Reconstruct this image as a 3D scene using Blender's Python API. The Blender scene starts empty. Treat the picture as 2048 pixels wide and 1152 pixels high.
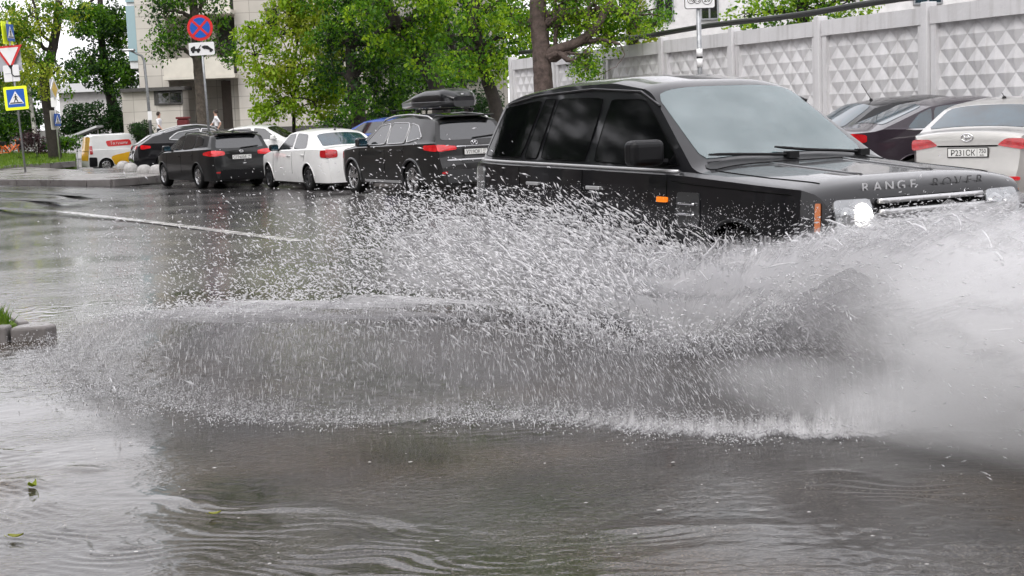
import bpy, bmesh, math, random
import numpy as np
from mathutils import Vector, Matrix
R = math.radians
S = bpy.context.scene
COL = S.collection
rng = np.random.default_rng(7)
random.seed(7)

# ------------------------------------------------------------------ camera
CF, CH, CP, CR = 3000.0, 1.652, 0.1186, 0.0392        # focal (px of 2048), height, pitch down, roll
_cp, _sp, _cr, _sr = math.cos(CP), math.sin(CP), math.cos(CR), math.sin(CR)
FWD = np.array([0, _cp, -_sp]); _R0 = np.array([1.0, 0, 0]); _U0 = np.array([0, _sp, _cp])
RIGHT = _cr*_R0 - _sr*_U0; UP = _sr*_R0 + _cr*_U0
def ray(px, py): return FWD + (px-1024)/CF*RIGHT - (py-576)/CF*UP
def D(px, py, Y):
    """survey point: where the sight line meets the distance Y"""
    d = ray(px, py); k = Y/d[1]
    return np.array([d[0]*k, Y, CH+d[2]*k])
def G(px, py, z=0.0):
    d = ray(px, py); k = (z-CH)/d[2]
    return np.array([d[0]*k, d[1]*k, z])
cd = bpy.data.cameras.new('camera'); cam = bpy.data.objects.new('camera', cd); COL.objects.link(cam)
cd.sensor_width = 36; cd.lens = CF/2048*36; cd.clip_end = 3000; cd.clip_start = .05
cam.matrix_world = Matrix(((RIGHT[0], UP[0], -FWD[0], 0), (RIGHT[1], UP[1], -FWD[1], 0), (RIGHT[2], UP[2], -FWD[2], CH), (0, 0, 0, 1)))
S.camera = cam

# ------------------------------------------------------------------ materials
def nodes(name):
    m = bpy.data.materials.new(name); m.use_nodes = True
    nt = m.node_tree; return m, nt, nt.nodes, nt.links, nt.nodes['Principled BSDF']
def pbr(name, col, rough=.5, metal=0, spec=.5, coat=0, noise=0, nscale=8, bump=0, bscale=60, emit=0, ior=None, obj=True, rvar=0):
    m, nt, N, Lk, b = nodes(name)
    b.inputs['Base Color'].default_value = (*col, 1); b.inputs['Roughness'].default_value = rough
    b.inputs['Metallic'].default_value = metal; b.inputs['Specular IOR Level'].default_value = spec
    b.inputs['Coat Weight'].default_value = coat; b.inputs['Coat Roughness'].default_value = .03
    if ior: b.inputs['IOR'].default_value = ior
    if emit:
        b.inputs['Emission Color'].default_value = (*col, 1); b.inputs['Emission Strength'].default_value = emit
    tc = N.new('ShaderNodeTexCoord')
    if noise or rvar:
        t = N.new('ShaderNodeTexNoise'); t.inputs['Scale'].default_value = nscale; t.inputs['Detail'].default_value = 6; t.inputs['Roughness'].default_value = .65
        Lk.new(tc.outputs['Object'], t.inputs['Vector'])
        if noise:
            r = N.new('ShaderNodeValToRGB'); r.color_ramp.elements[0].position = .3; r.color_ramp.elements[1].position = .7
            r.color_ramp.elements[0].color = (*[c*(1-noise) for c in col], 1); r.color_ramp.elements[1].color = (*[min(1, c*(1+noise)) for c in col], 1)
            Lk.new(t.outputs['Fac'], r.inputs['Fac']); Lk.new(r.outputs['Color'], b.inputs['Base Color'])
        if rvar:
            mr = N.new('ShaderNodeMapRange'); mr.inputs['To Min'].default_value = max(0, rough-rvar); mr.inputs['To Max'].default_value = rough+rvar
            mr.inputs['From Min'].default_value = .3; mr.inputs['From Max'].default_value = .7
            Lk.new(t.outputs['Fac'], mr.inputs['Value']); Lk.new(mr.outputs['Result'], b.inputs['Roughness'])
    if bump:
        t2 = N.new('ShaderNodeTexNoise'); t2.inputs['Scale'].default_value = bscale; t2.inputs['Detail'].default_value = 4
        bp = N.new('ShaderNodeBump'); bp.inputs['Strength'].default_value = bump; bp.inputs['Distance'].default_value = .02
        Lk.new(tc.outputs['Object'], t2.inputs['Vector']); Lk.new(t2.outputs['Fac'], bp.inputs['Height']); Lk.new(bp.outputs['Normal'], b.inputs['Normal'])
    return m
M = {}
def paint(name, col, rough=.4, metal=.0, wet=.012):
    M[name] = pbr(name, col, rough, metal, .12 if max(col) < .1 else .25, .75 if max(col) < .1 else 1.0, noise=.06, nscale=3, bump=wet, bscale=70)
paint('paint_black', (.006, .006, .0075)); paint('paint_dark_grey', (.022, .022, .022), metal=.3)
paint('paint_white', (.78, .78, .77)); paint('paint_charcoal', (.014, .0145, .015), metal=.2)
paint('paint_aubergine', (.030, .022, .030), metal=.2); paint('paint_silver', (.44, .43, .41), .35, .45)
paint('paint_yellow', (.80, .44, .015)); paint('paint_blue', (.03, .08, .35))
M['glass_dark'] = pbr('glass_dark', (.012, .014, .016), .03, spec=.5, ior=2.0, bump=.006, bscale=30)
M['glass_black'] = pbr('glass_black', (.002, .002, .0025), .06, spec=.25, bump=.004, bscale=15)
M['glass_blue'] = pbr('glass_blue', (.012, .035, .05), .04, spec=.5, ior=1.9, noise=.6, nscale=3)
M['rubber'] = pbr('rubber', (.008, .008, .008), .6, spec=.2, noise=.3, nscale=30)
M['black_plastic'] = pbr('black_plastic', (.008, .008, .009), .4, spec=.25, bump=.02)
M['glass_sky'] = pbr('glass_sky', (.22, .36, .40), .08, ior=1.8)
M['grey_plastic'] = pbr('grey_plastic', (.03, .031, .033), .3, coat=.5)
M['gap'] = pbr('gap', (.002, .002, .002), .9, spec=.1)
M['alloy'] = pbr('alloy', (.62, .62, .63), .25, .9)
M['chrome'] = pbr('chrome', (.8, .8, .82), .12, 1)
M['steel'] = pbr('steel', (.30, .31, .32), .4, .6, noise=.25, nscale=12)
M['silver_trim'] = pbr('silver_trim', (.55, .55, .56), .35, .6)
M['lamp_red'] = pbr('lamp_red', (.42, .008, .012), .12, coat=1, noise=.35, nscale=14)
M['lamp_red_lit'] = pbr('lamp_red_lit', (.55, .008, .012), .15, coat=1, noise=.4, nscale=9, emit=.10)
M['lamp_clear'] = pbr('lamp_clear', (.30, .31, .32), .1, .5, coat=1, noise=.25, nscale=6)
M['lamp_white'] = pbr('lamp_white', (1, .96, .88), .1, emit=5)
M['lamp_amber'] = pbr('lamp_amber', (.9, .22, .01), .2, coat=1, emit=.35)
M['lamp_amber_dull'] = pbr('lamp_amber_dull', (.45, .12, .02), .25, coat=.6)
M['plate_white'] = pbr('plate_white', (.74, .74, .72), .4)
M['ink'] = pbr('ink', (.01, .01, .01), .5)
M['sign_white'] = pbr('sign_white', (.78, .78, .78), .35); M['sign_red'] = pbr('sign_red', (.62, .03, .03), .35)
M['sign_blue'] = pbr('sign_blue', (.012, .10, .45), .35); M['sign_lime'] = pbr('sign_lime', (.80, .92, .02), .35, emit=.12)
M['sign_yellow'] = pbr('sign_yellow', (.80, .55, .10), .35); M['sign_back'] = pbr('sign_back', (.42, .43, .46), .45, .3)
M['orange'] = pbr('orange', (.85, .17, .03), .4); M['red_cloth'] = pbr('red_cloth', (.12, .012, .014), .7)
M['concrete_white'] = pbr('concrete_white', (.66, .65, .65), .75, noise=.14, nscale=2.2, bump=.25, bscale=30)
M['concrete'] = pbr('concrete', (.36, .35, .34), .6, noise=.25, nscale=9, bump=.3, bscale=50)
M['bark_dark'] = pbr('bark_dark', (.024, .019, .015), .85, noise=.5, nscale=7, bump=.8, bscale=22)
M['bark_grey'] = pbr('bark_grey', (.085, .070, .055), .85, noise=.5, nscale=7, bump=.8, bscale=22)
M['bark_pine'] = pbr('bark_pine', (.088, .064, .055), .85, noise=.55, nscale=9, bump=1, bscale=18)
M['bark_birch'] = pbr('bark_birch', (.42, .41, .38), .8, noise=.6, nscale=9)
M['skin'] = pbr('skin', (.52, .32, .24), .5); M['shirt'] = pbr('shirt', (.72, .72, .74), .8); M['trousers'] = pbr('trousers', (.03, .03, .035), .8)
M['hair'] = pbr('hair', (.03, .02, .015), .7); M['seat_cloth'] = pbr('seat_cloth', (.50, .44, .36), .7)
M['pipe_black'] = pbr('pipe_black', (.012, .013, .012), .5)
M['brown_panel'] = pbr('brown_panel', (.13, .105, .09), .6, noise=.2, nscale=3)
M['cream'] = pbr('cream', (.60, .57, .50), .7, noise=.08, nscale=2)
M['building_dark'] = pbr('building_dark', (.06, .058, .055), .6, noise=.2)
M['roof_white'] = pbr('roof_white', (.72, .73, .74), .6)

def leafmat(name, c1, c2, c3):
    m, nt, N, Lk, b = nodes(name)
    g = N.new('ShaderNodeNewGeometry'); r = N.new('ShaderNodeValToRGB')
    e = r.color_ramp.elements; e[0].color = (*c1, 1); e[1].color = (*c3, 1); k = e.new(.5); k.color = (*c2, 1)
    Lk.new(g.outputs['Random Per Island'], r.inputs['Fac'])
    Lk.new(r.outputs['Color'], b.inputs['Base Color']); b.inputs['Roughness'].default_value = .45; b.inputs['Specular IOR Level'].default_value = .2
    tr = N.new('ShaderNodeBsdfTranslucent'); mx = N.new('ShaderNodeMixShader'); mx.inputs[0].default_value = .38
    hs = N.new('ShaderNodeHueSaturation'); hs.inputs['Value'].default_value = 1.5; hs.inputs['Saturation'].default_value = 1.1
    Lk.new(r.outputs['Color'], hs.inputs['Color']); Lk.new(hs.outputs['Color'], tr.inputs['Color'])
    Lk.new(b.outputs[0], mx.inputs[1]); Lk.new(tr.outputs[0], mx.inputs[2])
    Lk.new(mx.outputs[0], N['Material Output'].inputs[0]); M[name] = m
leafmat('leaf_light', (.12, .23, .015), (.22, .36, .022), (.32, .44, .04))
leafmat('leaf_yellow', (.14, .20, .02), (.25, .31, .03), (.36, .39, .06))
leafmat('leaf_mid', (.035, .10, .010), (.07, .175, .015), (.13, .25, .022))
leafmat('leaf_dark', (.010, .030, .009), (.02, .055, .014), (.04, .085, .02))
leafmat('leaf_purple', (.03, .018, .02), (.06, .035, .04), (.09, .05, .055))
leafmat('grass_blades', (.05, .11, .012), (.10, .17, .02), (.16, .23, .03))
leafmat('fallen', (.22, .25, .03), (.30, .30, .05), (.14, .20, .02))

# ------------------------------------------------------------------ mesh helpers
def obj(name, V, F, mat, parent=None, smooth=False, mats=None, mi=None):
    me = bpy.data.meshes.new(name)
    if isinstance(F, np.ndarray):
        n = len(F); k = F.shape[1]
        me.vertices.add(len(V)); me.vertices.foreach_set('co', np.asarray(V, np.float32).ravel())
        me.loops.add(n*k); me.loops.foreach_set('vertex_index', F.astype(np.int32).ravel())
        me.polygons.add(n); me.polygons.foreach_set('loop_start', np.arange(0, n*k, k, dtype=np.int32))
        me.update(calc_edges=True)
    else:
        me.from_pydata([tuple(v) for v in V], [], F)
    for m in (mats or [mat]): me.materials.append(M[m] if isinstance(m, str) else m)
    if mi is not None: me.polygons.foreach_set('material_index', np.asarray(mi, np.int32))
    if smooth: me.polygons.foreach_set('use_smooth', np.ones(len(me.polygons), bool))
    me.validate(); o = bpy.data.objects.new(name, me); COL.objects.link(o)
    if parent: o.parent = parent
    return o
def tag(o, label=None, cat=None, group=None, kind=None):
    if label: o['label'] = label
    if cat: o['category'] = cat
    if group: o['group'] = group
    if kind: o['kind'] = kind
    return o
def thing(name, label, cat, loc=(0, 0, 0), rz=0, group=None, ry=0):
    o = bpy.data.objects.new(name, None); COL.objects.link(o); o.empty_display_size = .2
    o.location = loc; o.rotation_euler = (0, ry, rz)
    return tag(o, label, cat, group)
def recalc(o):
    bm = bmesh.new(); bm.from_mesh(o.data); bmesh.ops.recalc_face_normals(bm, faces=bm.faces); bm.to_mesh(o.data); bm.free(); return o
def bevel(o, w, seg=2):
    m = o.modifiers.new('bevel', 'BEVEL'); m.width = w; m.segments = seg; m.limit_method = 'ANGLE'; return o

class MB:
    def __init__(s): s.V = []; s.F = []
    def add(s, V, F):
        k = len(s.V); s.V += [tuple(map(float, v)) for v in V]; s.F += [tuple(int(i)+k for i in f) for f in F]; return s
    def box(s, c, size, rz=0, M4=None):
        x, y, z = [k/2 for k in size]; c = np.array(c, float)
        P = np.array([(sx*x, sy*y, sz*z) for sz in (-1, 1) for sx, sy in ((-1, -1), (1, -1), (1, 1), (-1, 1))])
        if rz: cs, sn = math.cos(rz), math.sin(rz); P = np.stack([P[:, 0]*cs-P[:, 1]*sn, P[:, 0]*sn+P[:, 1]*cs, P[:, 2]], 1)
        if M4 is not None: P = P @ np.array(M4).T
        return s.add(P+c, [(3, 2, 1, 0), (4, 5, 6, 7), (0, 1, 5, 4), (1, 2, 6, 5), (2, 3, 7, 6), (3, 0, 4, 7)])
    def tube(s, path, rad, n=8, cap=True):
        P = [np.array(p, float) for p in path]; rad = [rad]*len(P) if np.isscalar(rad) else rad
        V = []; F = []; pu = None
        for i, p in enumerate(P):
            t = P[min(i+1, len(P)-1)]-P[max(i-1, 0)]; t /= np.linalg.norm(t)+1e-9
            if pu is None:
                a = np.array([0, 0, 1.0]) if abs(t[2]) < .9 else np.array([1.0, 0, 0]); u = np.cross(t, a)
            else: u = pu-t*np.dot(pu, t)
            u /= np.linalg.norm(u)+1e-9; pu = u; w = np.cross(t, u)
            for k in range(n):
                a = 2*math.pi*k/n; V.append(p+rad[i]*(math.cos(a)*u+math.sin(a)*w))
        for i in range(len(P)-1):
            for k in range(n):
                a, b = i*n+k, i*n+(k+1) % n; F.append((a, b, b+n, a+n))
        if cap: F.append(tuple(range(n-1, -1, -1))); F.append(tuple(range((len(P)-1)*n, len(P)*n)))
        return s.add(V, F)
    def lathe(s, prof, c=(0, 0, 0), axis='z', n=24):
        V = []; F = []; m = len(prof)
        for k in range(n):
            a = 2*math.pi*k/n; ca, sa = math.cos(a), math.sin(a)
            for r, h in prof:
                p = {'z': (r*ca, r*sa, h), 'y': (r*ca, h, r*sa), 'x': (h, r*ca, r*sa)}[axis]
                V.append(np.array(p)+np.array(c, float))
        for k in range(n):
            for i in range(m-1):
                a, b = k*m+i, ((k+1) % n)*m+i; F.append((a, a+1, b+1, b) if axis == 'y' else (a, b, b+1, a+1))
        return s.add(V, F)
    def prism(s, poly, o, ex, ey, th):
        """polygon in the plane (o, ex, ey), thickness th along ex x ey"""
        o, ex, ey = map(lambda q: np.array(q, float), (o, ex, ey)); nn = np.cross(ex, ey); n = len(poly)
        A = [o+x*ex+y*ey+nn*th/2 for x, y in poly]; B = [o+x*ex+y*ey-nn*th/2 for x, y in poly]
        F = [tuple(range(n)), tuple(range(2*n-1, n-1, -1))]+[(i, n+i, n+(i+1) % n, (i+1) % n) for i in range(n)]
        return s.add(A+B, F)
    def build(s, name, mat, parent=None, smooth=False):
        return obj(name, s.V, s.F, mat, parent, smooth)
def grid(P, flip=False):
    """P: (n,m,3) -> V,F"""
    n, m = P.shape[:2]; i = np.arange(n-1)[:, None]*m+np.arange(m-1)[None]; i = i.ravel()
    F = np.stack([i, i+1, i+m+1, i+m], 1)
    return P.reshape(-1, 3), F[:, ::-1] if flip else F
def text_mesh(txt, size, mat, parent, Mw, name='lettering', ext=.002, align='CENTER', sx=1.0):
    cu = bpy.data.curves.new('t', 'FONT'); cu.body = txt; cu.size = size; cu.extrude = ext; cu.align_x = align; cu.align_y = 'CENTER'; cu.resolution_u = 3
    to = bpy.data.objects.new('t', cu)
    me = bpy.data.meshes.new_from_object(to)
    bpy.data.objects.remove(to); bpy.data.curves.remove(cu)
    me.transform(Mw @ Matrix.Diagonal((sx, 1, 1, 1))); me.name = name; me.materials.clear(); me.materials.append(M[mat])
    o = bpy.data.objects.new(name, me); COL.objects.link(o); o.parent = parent; return o
def frame(o, ex, ey):
    ex = Vector(ex).normalized(); ey = Vector(ey).normalized(); n = ex.cross(ey)
    return Matrix(((ex.x, ey.x, n.x, o[0]), (ex.y, ey.y, n.y, o[1]), (ex.z, ey.z, n.z, o[2]), (0, 0, 0, 1)))
def smoothstep(a, b, x):
    t = np.clip((np.asarray(x, float)-a)/(b-a), 0, 1); return t*t*(3-2*t)
def disc(r, n=32, cx=0, cy=0): return [(cx+r*math.cos(2*math.pi*i/n), cy+r*math.sin(2*math.pi*i/n)) for i in range(n)]
def rrect(w, h, r, n=4):
    out = []
    for cx, cy, a0 in ((w/2-r, h/2-r, 0), (-w/2+r, h/2-r, 90), (-w/2+r, -h/2+r, 180), (w/2-r, -h/2+r, 270)):
        out += [(cx+r*math.cos(R(a0+90*i/n)), cy+r*math.sin(R(a0+90*i/n))) for i in range(n+1)]
    return out
# ------------------------------------------------------------------ cars
class Shape:
    def __init__(s, L, W, top, plan, belt, zb=.22, tumble=.42, crown=.07, shoulder=.03, arches=(), n=2.6, ns=96):
        s.L, s.W, s.zb, s.tu, s.cr, s.sh, s.n = L, W, zb, tumble, crown, shoulder, n
        s.belt_p, s.arches = np.array(belt, float), arches
        t = np.array(top, float); seg = np.r_[0, np.cumsum(np.hypot(*np.diff(t, axis=0).T))]
        q = np.linspace(0, seg[-1], 700); xs, zs = np.interp(q, seg, t[:, 0]), np.interp(q, seg, t[:, 1])
        k = 13; ker = np.hanning(k+2)[1:-1]; ker /= ker.sum()
        pad = lambda a: np.r_[2*a[0]-a[k//2:0:-1], a, 2*a[-1]-a[-2:-k//2-1:-1]]
        xs, zs = np.convolve(pad(xs), ker, 'valid'), np.convolve(pad(zs), ker, 'valid')
        xs = np.maximum.accumulate(xs+np.arange(len(xs))*1e-6); s.ts, s.tz = xs, zs
        s.st = np.interp(np.linspace(0, q[-1], ns), q[:len(xs)], xs)
        pl = np.array(plan, float); px = np.linspace(-.2, L+.2, 500); py = np.interp(px, pl[:, 0], pl[:, 1])
        py = np.convolve(np.r_[[py[0]]*8, py, [py[-1]]*8], np.ones(17)/17, 'valid'); s.px, s.py = px, py
    def zt(s, x): return np.interp(x, s.ts, s.tz)
    def P(s, x): return s.W*np.interp(x, s.px, s.py)
    def belt(s, x): return np.interp(x, s.belt_p[:, 0], s.belt_p[:, 1])
    def ze(s, x): z = s.zt(x); return z-s.cr*np.clip((z-s.zb)/.5, 0, 1)
    def w(s, x, z):
        p, b = s.P(x), s.belt(x); zm = .62
        lo = 1-.06*np.clip((zm-z)/(zm-s.zb), 0, 1)**2-.02*np.clip((z-zm)/np.maximum(b-zm, .1), 0, 1)**2
        return p*lo-s.sh*np.clip((z-b)/.022, 0, 1)-s.tu*np.maximum(z-b-.022, 0)
    def T(s, x, l):
        e, z = s.ze(x), s.zt(x); We = s.w(x, e); return e+(z-e)*(1-np.minimum(np.abs(l)/We, 1)**s.n)
    def rear(s, l, z, lo=None, hi=None):
        lo = s.L*.62 if lo is None else lo; hi = s.L if hi is None else hi
        for _ in range(30):
            m = (lo+hi)/2
            if s.T(m, l) > z: lo = m
            else: hi = m
        return lo
    def front(s, l, z, lo=0, hi=None):
        hi = s.L*.2 if hi is None else hi
        for _ in range(30):
            m = (lo+hi)/2
            if s.T(m, l) > z: hi = m
            else: lo = m
        return hi
    def pt(s, kind, a, b, sg=1):
        if kind == 'side': return np.array([s.L/2-a, sg*s.w(a, b), b])
        if kind == 'top': return np.array([s.L/2-a, b, s.T(a, b)])
        q = s.rear(a, b) if kind == 'rear' else s.front(a, b); return np.array([s.L/2-q, a, b])
    def off(s, kind, a, b, d, sg=1):
        e = .015; p = s.pt(kind, a, b, sg)
        n = np.cross(s.pt(kind, a+e, b, sg)-s.pt(kind, a-e, b, sg), s.pt(kind, a, b+e, sg)-s.pt(kind, a, b-e, sg))
        L_ = np.linalg.norm(n); n = n/L_ if L_ > 1e-9 else np.array([0, 0, 1.0])
        ref = {'side': (0, sg, .1), 'top': (0, 0, 1), 'rear': (-1, 0, .1), 'front': (1, 0, .1)}[kind]
        if np.dot(n, ref) < 0: n = -n
        return p+d*n
    def patch(s, kind, c, nu=10, nv=6, d=.006, sg=1, sq=9):
        c = np.array(c, float); P = np.zeros((nu, nv, 3))
        for i in range(nu):
            for j in range(nv):
                u, v = 2*i/(nu-1)-1, 2*j/(nv-1)-1
                m = max(abs(u), abs(v)); k = m/(abs(u)**sq+abs(v)**sq)**(1/sq) if m > 0 else 1
                u, v = (u*k+1)/2, (v*k+1)/2
                ab = (1-u)*(1-v)*c[0]+u*(1-v)*c[1]+u*v*c[2]+(1-u)*v*c[3]
                P[i, j] = s.off(kind, ab[0], ab[1], d, sg)
        return P
    def panel(s, name, mat, root, kind, c, sg=1, d=.006, th=.012, nu=10, nv=6, sq=9, rim=None, rimw=.008):
        """a thin solid plate that follows the body"""
        P = s.patch(kind, c, nu, nv, d, sg, sq); Q = s.patch(kind, c, nu, nv, d-th, sg, sq)
        V, F = grid(P); F = [tuple(f) for f in F]; n0 = len(V); V2, _ = grid(Q)
        B = [i*nv for i in range(nu)]+[(nu-1)*nv+j for j in range(1, nv)]+[i*nv+nv-1 for i in range(nu-2, -1, -1)]+[j for j in range(nv-2, 0, -1)]
        F += [(B[i], B[(i+1) % len(B)], B[(i+1) % len(B)]+n0, B[i]+n0) for i in range(len(B))]
        o = recalc(obj(name, np.r_[V, V2], F, mat, root, True))
        # outward normals
        me = o.data; f0 = me.polygons[(nu//2)*(nv-1)+nv//2]; ref = {'side': (0, sg, .1), 'top': (0, 0, 1), 'rear': (-1, 0, .1), 'front': (1, 0, .1)}[kind]
        if f0.normal.dot(Vector(ref)) < 0: me.flip_normals()
        me.set_sharp_from_angle(angle=R(40))
        if rim:
            mb = MB(); pts = [np.array(V[k]) for k in B]; mb.tube(pts+[pts[0]], rimw, 5, False); mb.build('window_trim', rim, o, True)
        return o
    def line(s, mb, pts, sg=1, kind='side', r=.004, d=0.0, sub=8):
        P = []
        for (a, b), (a2, b2) in zip(pts[:-1], pts[1:]):
            for t in np.linspace(0, 1, sub, endpoint=False): P.append(s.off(kind, a+(a2-a)*t, b+(b2-b)*t, d, sg))
        P.append(s.off(kind, *pts[-1], d, sg)); mb.tube(P, r, 5)
    def body(s, root, mat, hole=None):
        K1, K2, TT = 13, 9, 12; rings = []
        for x in s.st:
            e = float(s.ze(x)); b = float(s.belt(x)); z1 = min(b, e)
            zs = list(np.linspace(s.zb, z1, K1)); zs += list(np.linspace(min(b+.022, e), e, K2))
            side = [(s.L/2-x, float(s.w(x, z)), z) for z in zs]; We = side[-1][1]
            top = [(s.L/2-x, l, float(s.T(x, l))) for l in We*np.array([.985, .95, .88, .76, .6, .4, .2])]
            left = side+top; ring = left+[(s.L/2-x, 0, float(s.zt(x)))]+[(p[0], -p[1], p[2]) for p in reversed(left)]
            rings.append(ring)
        P = np.array(rings); n, m = P.shape[:2]; nside = K1+K2
        dead = np.zeros((n, m), bool)
        for sa, ra, za in s.arches:
            xa = s.L/2-sa; rr = np.hypot(P[..., 0]-xa, P[..., 2]-za); idx = np.zeros((n, m), bool); idx[:, :nside] = True; idx[:, -nside:] = True
            inside = (rr < ra) & idx; dead |= inside
        V, F = grid(P); fl = dead.ravel(); F = F[~fl[F].all(1)]
        if hole:
            xs = s.L/2-V[F][..., 0]; l = np.abs(V[F][..., 1]); z = V[F][..., 2]
            kill = ((xs > hole[0]) & (xs < hole[1]) & (l < hole[2])).all(1) & (z.min(1) > hole[3]); F = F[~kill]
        for sa, ra, za in s.arches:
            xa = s.L/2-sa; dx, dz = V[:, 0]-xa, V[:, 2]-za; rr = np.hypot(dx, dz); k = fl & (rr < ra)
            sc = ra/np.maximum(rr, 1e-4); V[k, 0] = xa+dx[k]*sc[k]; V[k, 2] = za+dz[k]*sc[k]
            V[k, 2] = np.maximum(V[k, 2], s.zb)
        FF = [tuple(f) for f in F]
        FF += [(i*m, (i+1)*m, (i+1)*m+m-1, i*m+m-1) for i in range(n-1)]
        FF += [tuple(range(m-1, -1, -1)), tuple(range((n-1)*m, n*m))]
        o = obj('body', V, FF, mat, root, True)
        bm = bmesh.new(); bm.from_mesh(o.data); bmesh.ops.remove_doubles(bm, verts=bm.verts, dist=4e-4); bmesh.ops.dissolve_degenerate(bm, dist=1e-4, edges=bm.edges)
        bmesh.ops.recalc_face_normals(bm, faces=bm.faces)
        bm.to_mesh(o.data); bm.free(); o.data.polygons.foreach_set('use_smooth', np.ones(len(o.data.polygons), bool))
        try:
            o.data.set_sharp_from_angle(angle=R(38))
        except Exception: pass
        return o

def wheel(root, x, y, sg, r=.33, w=.21, rim='alloy', spokes=5, rr=.62, dark=False, twin=False):
    """one wheel: tyre with its rim (and hub)"""
    mb = MB(); prof = [(r*rr, -w/2+.01), (r*.80, -w/2), (r*.95, -w/2+.012), (r*.99, -w/2+.04), (r, -w/4), (r, w/4), (r*.99, w/2-.04), (r*.95, w/2-.012), (r*.80, w/2), (r*rr, w/2-.01)]
    mb.lathe(prof, (0, 0, 0), 'y', 36)
    e = bpy.data.objects.new('wheel', None); COL.objects.link(e); e.parent = root; e.location = (x, y, r); e.empty_display_size = .1
    t = recalc(mb.build('tyre', 'rubber', e, True))
    mb = MB(); yo = sg*(w/2-.015); q = r*rr
    mb.lathe([(q*1.0, yo-sg*.10), (q*1.03, yo), (q*.94, yo+sg*.006), (q*.90, yo-sg*.03), (q*.9, yo-sg*.10)], (0, 0, 0), 'y', 36)
    mb.lathe([(.001, yo-sg*.004), (q*.17, yo-sg*.006), (q*.2, yo-sg*.03)], (0, 0, 0), 'y', 16)
    for k in range(spokes):
        a0 = 2*math.pi*(k+.25)/spokes
        for da in ((-.17, .17) if twin else (0,)):
            a = a0+da; a1 = a0+da*1.6; wi = (.055 if twin else .085)*r/.33
            for (ra, rb) in ((q*.15, q*.55), (q*.55, q*.95)):
                p = []; f = lambda rad: a0+(a1-a0)*min(1, rad/q)*(1 if twin else 1)
                for rad, wd in ((ra, wi*(.9 if ra < q*.4 else 1.0)), (rb, wi*(1.0 if rb < q*.7 else 1.3))):
                    an = f(rad); c = np.array([rad*math.cos(an), 0, rad*math.sin(an)]); tn = np.array([-math.sin(an), 0, math.cos(an)])
                    yy = yo-sg*(.012 if rad > q*.5 else .006)
                    for s1 in (-1, 1):
                        for dy in (0, -sg*.03): p.append(c+tn*s1*wd/2+np.array([0, yy+dy, 0]))
                mb.add(p, [(0, 2, 6, 4), (1, 5, 7, 3), (0, 4, 5, 1), (2, 3, 7, 6), (4, 6, 7, 5), (0, 1, 3, 2)])
    recalc(mb.build('rim', 'grey_plastic' if dark else rim, e))
    mb = MB(); mb.lathe([(.001, yo-sg*.11), (q*.92, yo-sg*.105)], (0, 0, 0), 'y', 24); mb.build('brake_disc', 'gap', e)
    return e

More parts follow.
